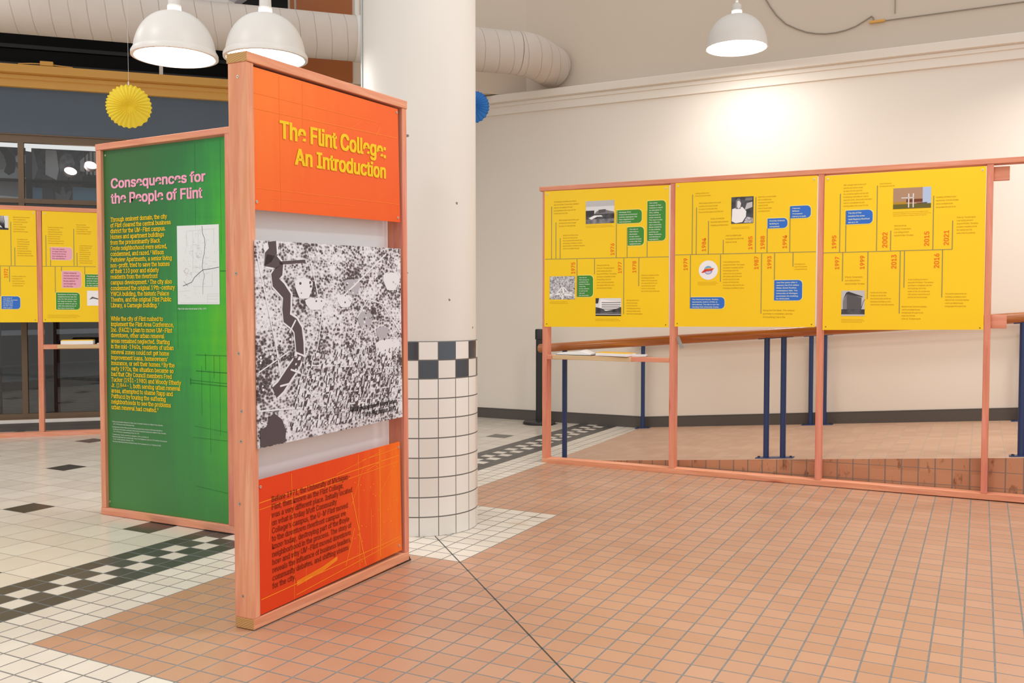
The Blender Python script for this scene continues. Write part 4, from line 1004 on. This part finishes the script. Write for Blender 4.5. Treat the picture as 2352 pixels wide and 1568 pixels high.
def timeline_panel(parent, key, q, data, y0=-.06, y1=0.0):
    m = MB(); m.slab(q, y0, y1); pn = obj('timeline_panel', m, M['yellow'], parent)
    y = y0-.008
    m = MB(); c = data['c']; m.ribbon([(c[0],c[1]),(c[2],c[3])], .045, y)
    for u, w0, w1 in data['v']: m.ribbon([(u,w0),(u,w1)], .055, y)
    obj('timeline_lines', m, M['t_line'], pn)
    if data['yr']:
        m = MB()
        for s, u0, w0, u1, w1 in data['yr']:
            sz = (u1-u0)/CAP; put_text(m, 'bold', s, u1, w0, sz, (w1-w0)/(text_width('bold', s)*sz), y, 0, 'L', 0, True)
        obj('year_numbers', m, M['t_year'], pn)
    m = MB()
    for i, u0, w0, u1, w1 in data['tx']:
        n = max(2, round((w1-w0)/PITCH_T+.1)); put_block(m, 'sans', lines_for(n, key+str(i)), (u0,w0,u1,w1), y)
    for n, u0, w0, u1, w1 in data['cp']: put_block(m, 'sans', ([TXT[i % 9]+' '+TXT[(i+3) % 9] for i in range(n)]), (u0,w0,u1,w1), y)
    obj('lettering', m, M['t_olive'], pn)
    for i, (n, u0, w0, u1, w1) in enumerate(data['bx']):
        m = MB(); rbox(m, (u0-.04,w0-.05,u1+.05,w1+.05), .3, y, 1); rbox(m, (u0,w0,u1,w1), .27, y-.004, 0)
        bo = obj('callout_box', m, [M[BOXM[key][i]], M['b_edge']], pn)
        m = MB(); put_block(m, 'bold', BOXT[key][i], (u0+.13,w0+.08,u1-.18,w1-.06), y-.009)
        obj('lettering', m, M['t_plum'] if BOXM[key][i] == 'b_pink' else M['t_white'], bo)
    for kind, u0, w0, u1, w1 in data['ph']:
        m = MB()
        if kind == 9:  # round badge: striped globe with a red and orange band
            cx, cz, r = (u0+u1)/2, (w0+w1)/2, (u1-u0)/2*.98
            circ = lambda rr, n=36: [(cx+rr*math.cos(2*PI*i/n), cz+rr*math.sin(2*PI*i/n)) for i in range(n)]
            m.poly(circ(r), y, 0); m.poly(circ(r*.44), y-.003, 1)
            arc = lambda rr, a0, a1, n=16: [(cx+rr*math.cos(math.radians(a0+(a1-a0)*i/n)), cz+rr*math.sin(math.radians(a0+(a1-a0)*i/n))) for i in range(n+1)]
            m.poly(arc(r*.44, 10, 170), y-.004, 2)
            m.poly([(cx-.74*r,cz-.26*r),(cx-.35*r,cz+.12*r),(cx+.1*r,cz+.16*r),(cx+.62*r,cz+.18*r),(cx+.4*r,cz-.04*r),(cx-.1*r,cz-.1*r),(cx-.5*r,cz-.26*r)], y-.006, 3)
            m.poly([(cx-.4*r,cz+.1*r),(cx-.1*r,cz+.2*r),(cx+.3*r,cz+.22*r),(cx+.6*r,cz+.18*r),(cx+.1*r,cz+.08*r)], y-.008, 4)
            m.ribbon(arc(r*.3, 200, 330), r*.06, y-.005, 0); m.ribbon(arc(r*.2, 200, 330), r*.05, y-.005, 0)
            obj('round_emblem', m, [G_[242], flat('badge_violet', (150,148,206)), flat('badge_sky', (120,178,214)), flat('badge_red', (214,62,34)), flat('badge_orange', (244,160,70))], pn)
        elif key == 'P2':
            photo(m, 7, (u0,w0,u1,w1), y); X = lambda f: u0+(u1-u0)*f; Z = lambda f: w0+(w1-w0)*f
            P = lambda pts, mi, d: m.poly([(X(a), Z(b)) for a, b in pts], y-.002-d*.001, mi)
            P([(0,0),(1,0),(1,1),(0,1)],8,1); P([(.02,.1),(.04,.55),(.25,.6),(.5,.62),(.68,.45),(.66,.25),(.5,.05),(.2,.02)],6,2)
            P([(.2,.55),(.2,.85),(.3,.95),(.4,.92),(.45,.7),(.42,.55)],3,3); P([(.26,.62),(.27,.84),(.36,.86),(.44,.76),(.4,.6),(.33,.56)],5,4); P([(.6,.5),(.7,.75),(.95,.8),(.95,.6)],4,3); P([(.55,.02),(.7,.25),(.98,.2),(.98,.02)],7,3); P([(.6,.85),(.65,.95),(.95,.95),(.95,.85)],3,3)
            obj('photo_print', m, PHM(), pn)
        else:
            photo(m, kind, (u0,w0,u1,w1), y); obj('photo_print', m, PHM(), pn)
    (x0,z0),(x1,_),(x2,z2),(x3,z3) = q
    screws(pn, [(x3+.2,z3-.22),(x2-.2,z2-.22)], y0, 'string', .06); screws(pn, [(x0+.2,z0+.22),(x1-.2,z0+.24)], y0, 'screw_d', .035)
    return pn
P1={'c':(0.24,15.55,9.94,15.51),'v':[(0.78,15.54,19.5),(1.15,15.56,18.3),(1.5,15.55,17.1),(5.97,15.53,18.99),(6.8,15.52,17.69),(8.32,15.53,18.81),(2.88,12.68,15.49),(4.27,14.36,15.49),(6.56,11.4,15.5),(7.7,13.44,15.49)],'yr':[('1976',5.53,15.7,5.81,16.62),('1975',2.41,14.38,2.71,15.29),('1977',6.12,14.37,6.39,15.25),('1978',7.22,14.39,7.5,15.28)],'tx':[(0,0.96,18.92,3.02,19.96),(1,1.38,17.96,3.01,18.57),(2,1.72,16.27,3.5,17.41),(3,4.44,13.29,6.01,15.12),(4,7.89,13.04,9.27,14.33),(5,6.78,11.4,7.7,12.53)],'ph':[(0,3.56,18.08,5.8,19.76),(1,0.64,12.5,2.71,14.24),(2,4.37,11.27,6.37,12.58)],'bx':[(0,6.03,18.01,7.9,18.98),(1,6.84,16.39,8.07,17.72),(2,8.32,16.68,9.68,19.54),(3,2.91,12.68,4.16,14.27)],'cp':[(2,3.56,17.81,5.8,17.98),(2,0.66,12.19,2.21,12.38),(2,4.35,10.91,6.32,11.1)]}
P2={'c':(10.4,15.63,19.99,15.61),'v':[(11.62,15.62,19.83),(11.91,15.63,18.92),(12.77,15.63,17.94),(13.82,15.62,16.59),(16.02,15.63,19.45),(16.8,15.65,17.27),(18.3,15.65,18.66),(11.51,11.83,15.59),(13.64,13.69,15.57),(16.44,11.49,15.58),(17.31,12.38,15.58),(18.52,14.65,15.61)],'yr':[('1984',12.32,15.8,12.59,16.77),('1985',15.54,15.85,15.81,16.8),('1988',16.36,15.85,16.63,16.79),('1994',17.83,15.86,18.1,16.78),('1979',11.02,14.5,11.3,15.4),('1987',15.96,14.49,16.23,15.42),('1993',16.84,14.5,17.09,15.42)],'tx':[(0,11.81,19.68,12.89,19.99),(1,12.08,18.53,13.81,19.31),(2,12.91,17.58,14.08,18.21),(3,13.97,16.38,15.21,17.0),(4,16.16,18.42,17.2,19.53),(5,13.82,13.21,15.3,15.17),(6,16.57,11.21,18.66,11.84),(7,18.62,14.44,19.37,14.91)],'ph':[(0,14.35,17.67,15.86,19.5),(9,12.09,13.83,13.47,15.19)],'bx':[(0,18.3,17.88,19.63,18.7),(1,16.81,17.26,18.13,17.93),(2,11.52,11.82,13.94,12.62),(3,17.31,12.38,19.14,13.75)],'cp':[(2,14.37,17.32,15.66,17.48),(3,12.04,13.47,13.48,13.73)]}
P3={'c':(20.46,15.52,28.15,15.55),'v':[(21.48,15.55,19.36),(21.85,15.56,18.21),(23.74,15.57,19.77),(24.58,15.58,16.84),(27.05,15.55,18.94),(28.15,15.55,17.34),(21.68,13.63,15.51),(23.23,12.46,15.53),(25.16,11.53,15.53),(25.41,13.18,15.52),(27.61,12.55,15.53)],'yr':[('1995',21.0,15.76,21.26,16.67),('2002',24.09,15.74,24.38,16.77),('2015',26.55,15.78,26.83,16.74),('2021',27.67,15.8,27.95,16.77),('1997',21.21,14.39,21.46,15.27),('1999',22.76,14.38,23.02,15.3),('2013',24.65,14.38,24.94,15.32),('2016',27.14,14.38,27.43,15.33)],'tx':[(0,21.67,18.5,23.42,20.01),(1,23.87,19.67,24.76,19.96),(2,27.18,18.17,28.47,18.95),(3,24.78,16.48,25.73,17.25),(4,28.38,16.51,29.58,17.63),(5,21.84,13.42,23.06,14.02),(6,23.42,12.06,24.84,12.99),(7,25.64,12.53,27.12,13.8),(8,25.3,11.16,26.76,12.08),(9,27.8,11.96,29.16,12.89)],'ph':[(3,24.69,18.2,26.9,19.52),(4,21.64,11.36,23.08,13.02)],'bx':[(0,21.85,17.34,23.48,18.24)],'cp':[(3,24.69,17.75,26.91,18.06),(3,21.64,10.93,23.09,11.18)]}
PA={'c':(0.21,15.35,3.09,15.39),'v':[(1.1,15.38,19.28),(1.39,15.39,17.02),(0.22,12.68,15.32),(0.95,13.95,15.34)],'yr':[('1972',0.52,14.28,0.82,15.13)],'tx':[(0,1.3,18.4,2.53,19.82),(1,1.59,16.27,2.65,17.86),(2,1.15,13.58,2.22,14.57)],'ph':[(5,-0.64,18.56,0.92,19.79)],'bx':[(0,0.29,11.54,1.77,12.67)],'cp':[]}
PB={'c':(3.59,15.39,7.97,15.45),'v':[(3.88,15.42,18.19),(4.25,15.43,17.11),(6.16,15.47,18.83),(6.41,15.47,16.68),(4.6,13.04,15.41),(5.12,14.98,15.42),(7.04,14.69,15.46)],'yr':[],'tx':[(0,4.06,17.44,5.37,19.02),(1,6.38,18.38,7.63,19.32),(2,6.61,15.73,7.5,17.43)],'ph':[(6,7.2,11.88,8.91,13.24)],'bx':[(0,4.25,15.99,6.02,17.13),(1,5.15,13.49,6.74,15.01),(2,7.05,13.59,9.23,14.73),(3,4.65,11.51,6.6,13.05)],'cp':[(3,3.95,10.76,8.07,11.08)]}
YR = thing('timeline_stand', 'long timber stand with three yellow timeline panels in front of the ramp', 'exhibit stand', (-7.469, 37.886, -.03), (0, .0013, math.radians(.70)), group='timber stands with yellow timeline panels')
for u, tp_ in ((0, 0), (10.0, .0), (20.08, 0), (30.0, 0), (40.0, 0)):
    board('post', bxc(u, u+.375, 0, DEP, .36, 20.72), YR, 'z', True)
board('top_rail', bxc(-.27, 40.4, -.03, DEP, 20.72, 21.05), YR, 'x', True)
board('bottom_rail', bxc(0, 40.4, 0, DEP, -.02, .36), YR, 'x', False)
for z in (19.72, 10.63): board('cleat', bxc(30.375, 31.25, .28, .62, z, z+.84), YR, 'x', True)
PB_ = [(P1, 'P1', [(.2,10.42),(9.94,10.48),(9.91,20.6),(.2,20.68)]), (P2, 'P2', [(10.39,10.54),(19.97,10.6),(20.03,20.64),(10.38,20.7)]), (P3, 'P3', [(20.47,10.42),(29.98,10.55),(29.96,20.6),(20.49,20.58)])]
for d, kx, q in PB_: timeline_panel(YR, kx, q, d)
board('shelf_rail', bxc(.375, 10.0, .02, .36, 7.95, 8.28), YR, 'x', True)
m = MB(); m.hexa([(.9,-.12,7.98),(7.05,-.12,7.93),(8.1,1.75,7.93),(.9,1.75,7.98),(.9,-.12,8.3),(7.05,-.12,8.25),(8.1,1.75,8.25),(.9,1.75,8.3)])
def ply_material():
    t = NT('bare_plywood'); c = t.coord(); g = t.noise(t.mapping(c, (2,20,60)), 1, 4, .6)
    return t.out(t.mix(g, srgb(196,164,122), srgb(226,198,158)), .65, .25)
M['ply'] = ply_material()
obj('shelf_board', m, M['ply'], YR, bevel=.02)
m = MB(); m.hexa([(10.42,-.05,9.1),(10.62,-.05,9.1),(10.62,.1,9.1),(10.42,.1,9.1),(10.42,-.05,9.75),(10.55,-.05,9.75),(10.55,.1,9.75),(10.42,.1,9.75)])
m = MB(); m.slab([(10.72,8.95),(10.98,9.02),(10.6,9.85),(10.42,9.72)], .3, .36); obj('metal_bracket', m, M['steel'], YR)

LS = thing('timeline_stand', 'timber stand with yellow timeline panels in front of the shop windows, behind the green stand', 'exhibit stand', (-55.327, 26.116, .19), (0, .0046, math.radians(47.94)), group='timber stands with yellow timeline panels')
for u in (-6.45, 3.12, 13.2): board('post', bxc(u, u+.42, 0, DEP, .42, 20.36), LS, 'z', True)
board('top_rail', bxc(-6.5, 13.7, -.03, DEP, 20.36, 20.74), LS, 'x', True)
board('bottom_rail', bxc(-6.5, 13.7, 0, DEP, 0, .42), LS, 'x', True)
timeline_panel(LS, 'PA', [(-6.1,10.33),(3.15,10.36),(3.1,20.35),(-6.1,20.35)], PA)
timeline_panel(LS, 'PB', [(3.56,10.37),(13.2,10.4),(13.2,20.34),(3.59,20.34)], PB)
board('shelf_rail', bxc(3.54, 13.2, .02, .4, 7.92, 8.34), LS, 'x', True)
m = MB(); m.box(4.7, 12.2, -.12, 2.2, 7.98, 8.3); obj('shelf_board', m, M['ply'], LS, bevel=.02)

# ---- booklets on the shelves
def spiral_book(root_name, label, loc, rot, w_, d_, h_, cover):
    t = thing(root_name, label, 'booklet', loc, rot)
    m = MB(); m.box(0, w_, 0, d_, 0, h_*.8); obj('pages', m, M['paper'], t, bevel=.02)
    m = MB(); m.box(.04, w_-.02, .03, d_-.03, h_*.8, h_); obj('cover', m, cover, t)
    m = MB()
    for i in range(14):
        yb = .1+(d_-.2)*i/13
        m.tube([(.03+.09*math.cos(a_), yb, h_*.5+.09*math.sin(a_)) for a_ in [2*PI*q/10 for q in range(11)]], .018, 6, caps=False)
    obj('wire_binding', m, M['black'], t, smooth=True)
    return t
def shelf_pt(root, u, y, w_):
    ang = root.rotation_euler.z; c, s = math.cos(ang), math.sin(ang); L0 = root.location/T
    th = -root.rotation_euler.y
    return (L0.x + u*c - y*s, L0.y + u*s + y*c, L0.z + w_ + u*th)
spiral_book('spiral_booklet', 'yellow covered spiral booklet in the middle of the right shelf', shelf_pt(YR, 4.35, .0, 8.31), (0, .008, math.radians(-6)), 2.6, 1.5, .26, M['book_y'])
t = thing('open_booklet', 'open white booklet with a page standing up on the left of the right shelf', 'booklet', shelf_pt(YR, 1.2, .05, 8.31), (0, 0, math.radians(3)))
m = MB(); n = 14
for i in range(n):
    x0, x1 = 2.7*i/n, 2.7*(i+1)/n; f = lambda x: .1+.14*math.exp(-((x-1.9)/.45)**2)+.04*math.sin(x*1.2)
    m.hexa([(x0,0,0),(x1,0,0),(x1,1.4,0),(x0,1.4,0),(x0,0,f(x0)),(x1,0,f(x1)),(x1,1.4,f(x1)*1.4),(x0,1.4,f(x0)*1.4)])
obj('pages', m, M['paper'], t)
m = MB(); m.box(-.05, 2.8, -.06, 1.45, -.02, .015); obj('cover', m, M['black'], t)
t = thing('paper_stack', 'loose stack of white papers at the right end of the right shelf', 'papers', shelf_pt(YR, 5.9, .35, 8.5), (0, -.02, math.radians(14)))
m = MB()
for i in range(4): m.box(0+.05*i, 1.75+.04*i, .05*i, 1.2+.03*i, .035*i, .035*(i+1)-.006)
obj('sheets', m, M['paper'], t)
t.location.z -= .22*T
t.location = Vector(shelf_pt(YR, 6.95, .55, 8.262))*T; t.scale = (.62, .8, 1)
spiral_book('spiral_booklet', 'thick yellow covered spiral booklet on the left shelf by the shop windows', shelf_pt(LS, 5.0, .05, 8.315), (0, 0, math.radians(46)), 2.7, 1.7, .42, M['book_y'])
t = thing('paper_stack', 'white papers on the left shelf beside the green stand', 'papers', shelf_pt(LS, 8.0, .3, 8.31), (0, 0, math.radians(50)))
m = MB(); m.box(0, 2.2, 0, 1.5, 0, .1); obj('sheets', m, M['paper'], t)
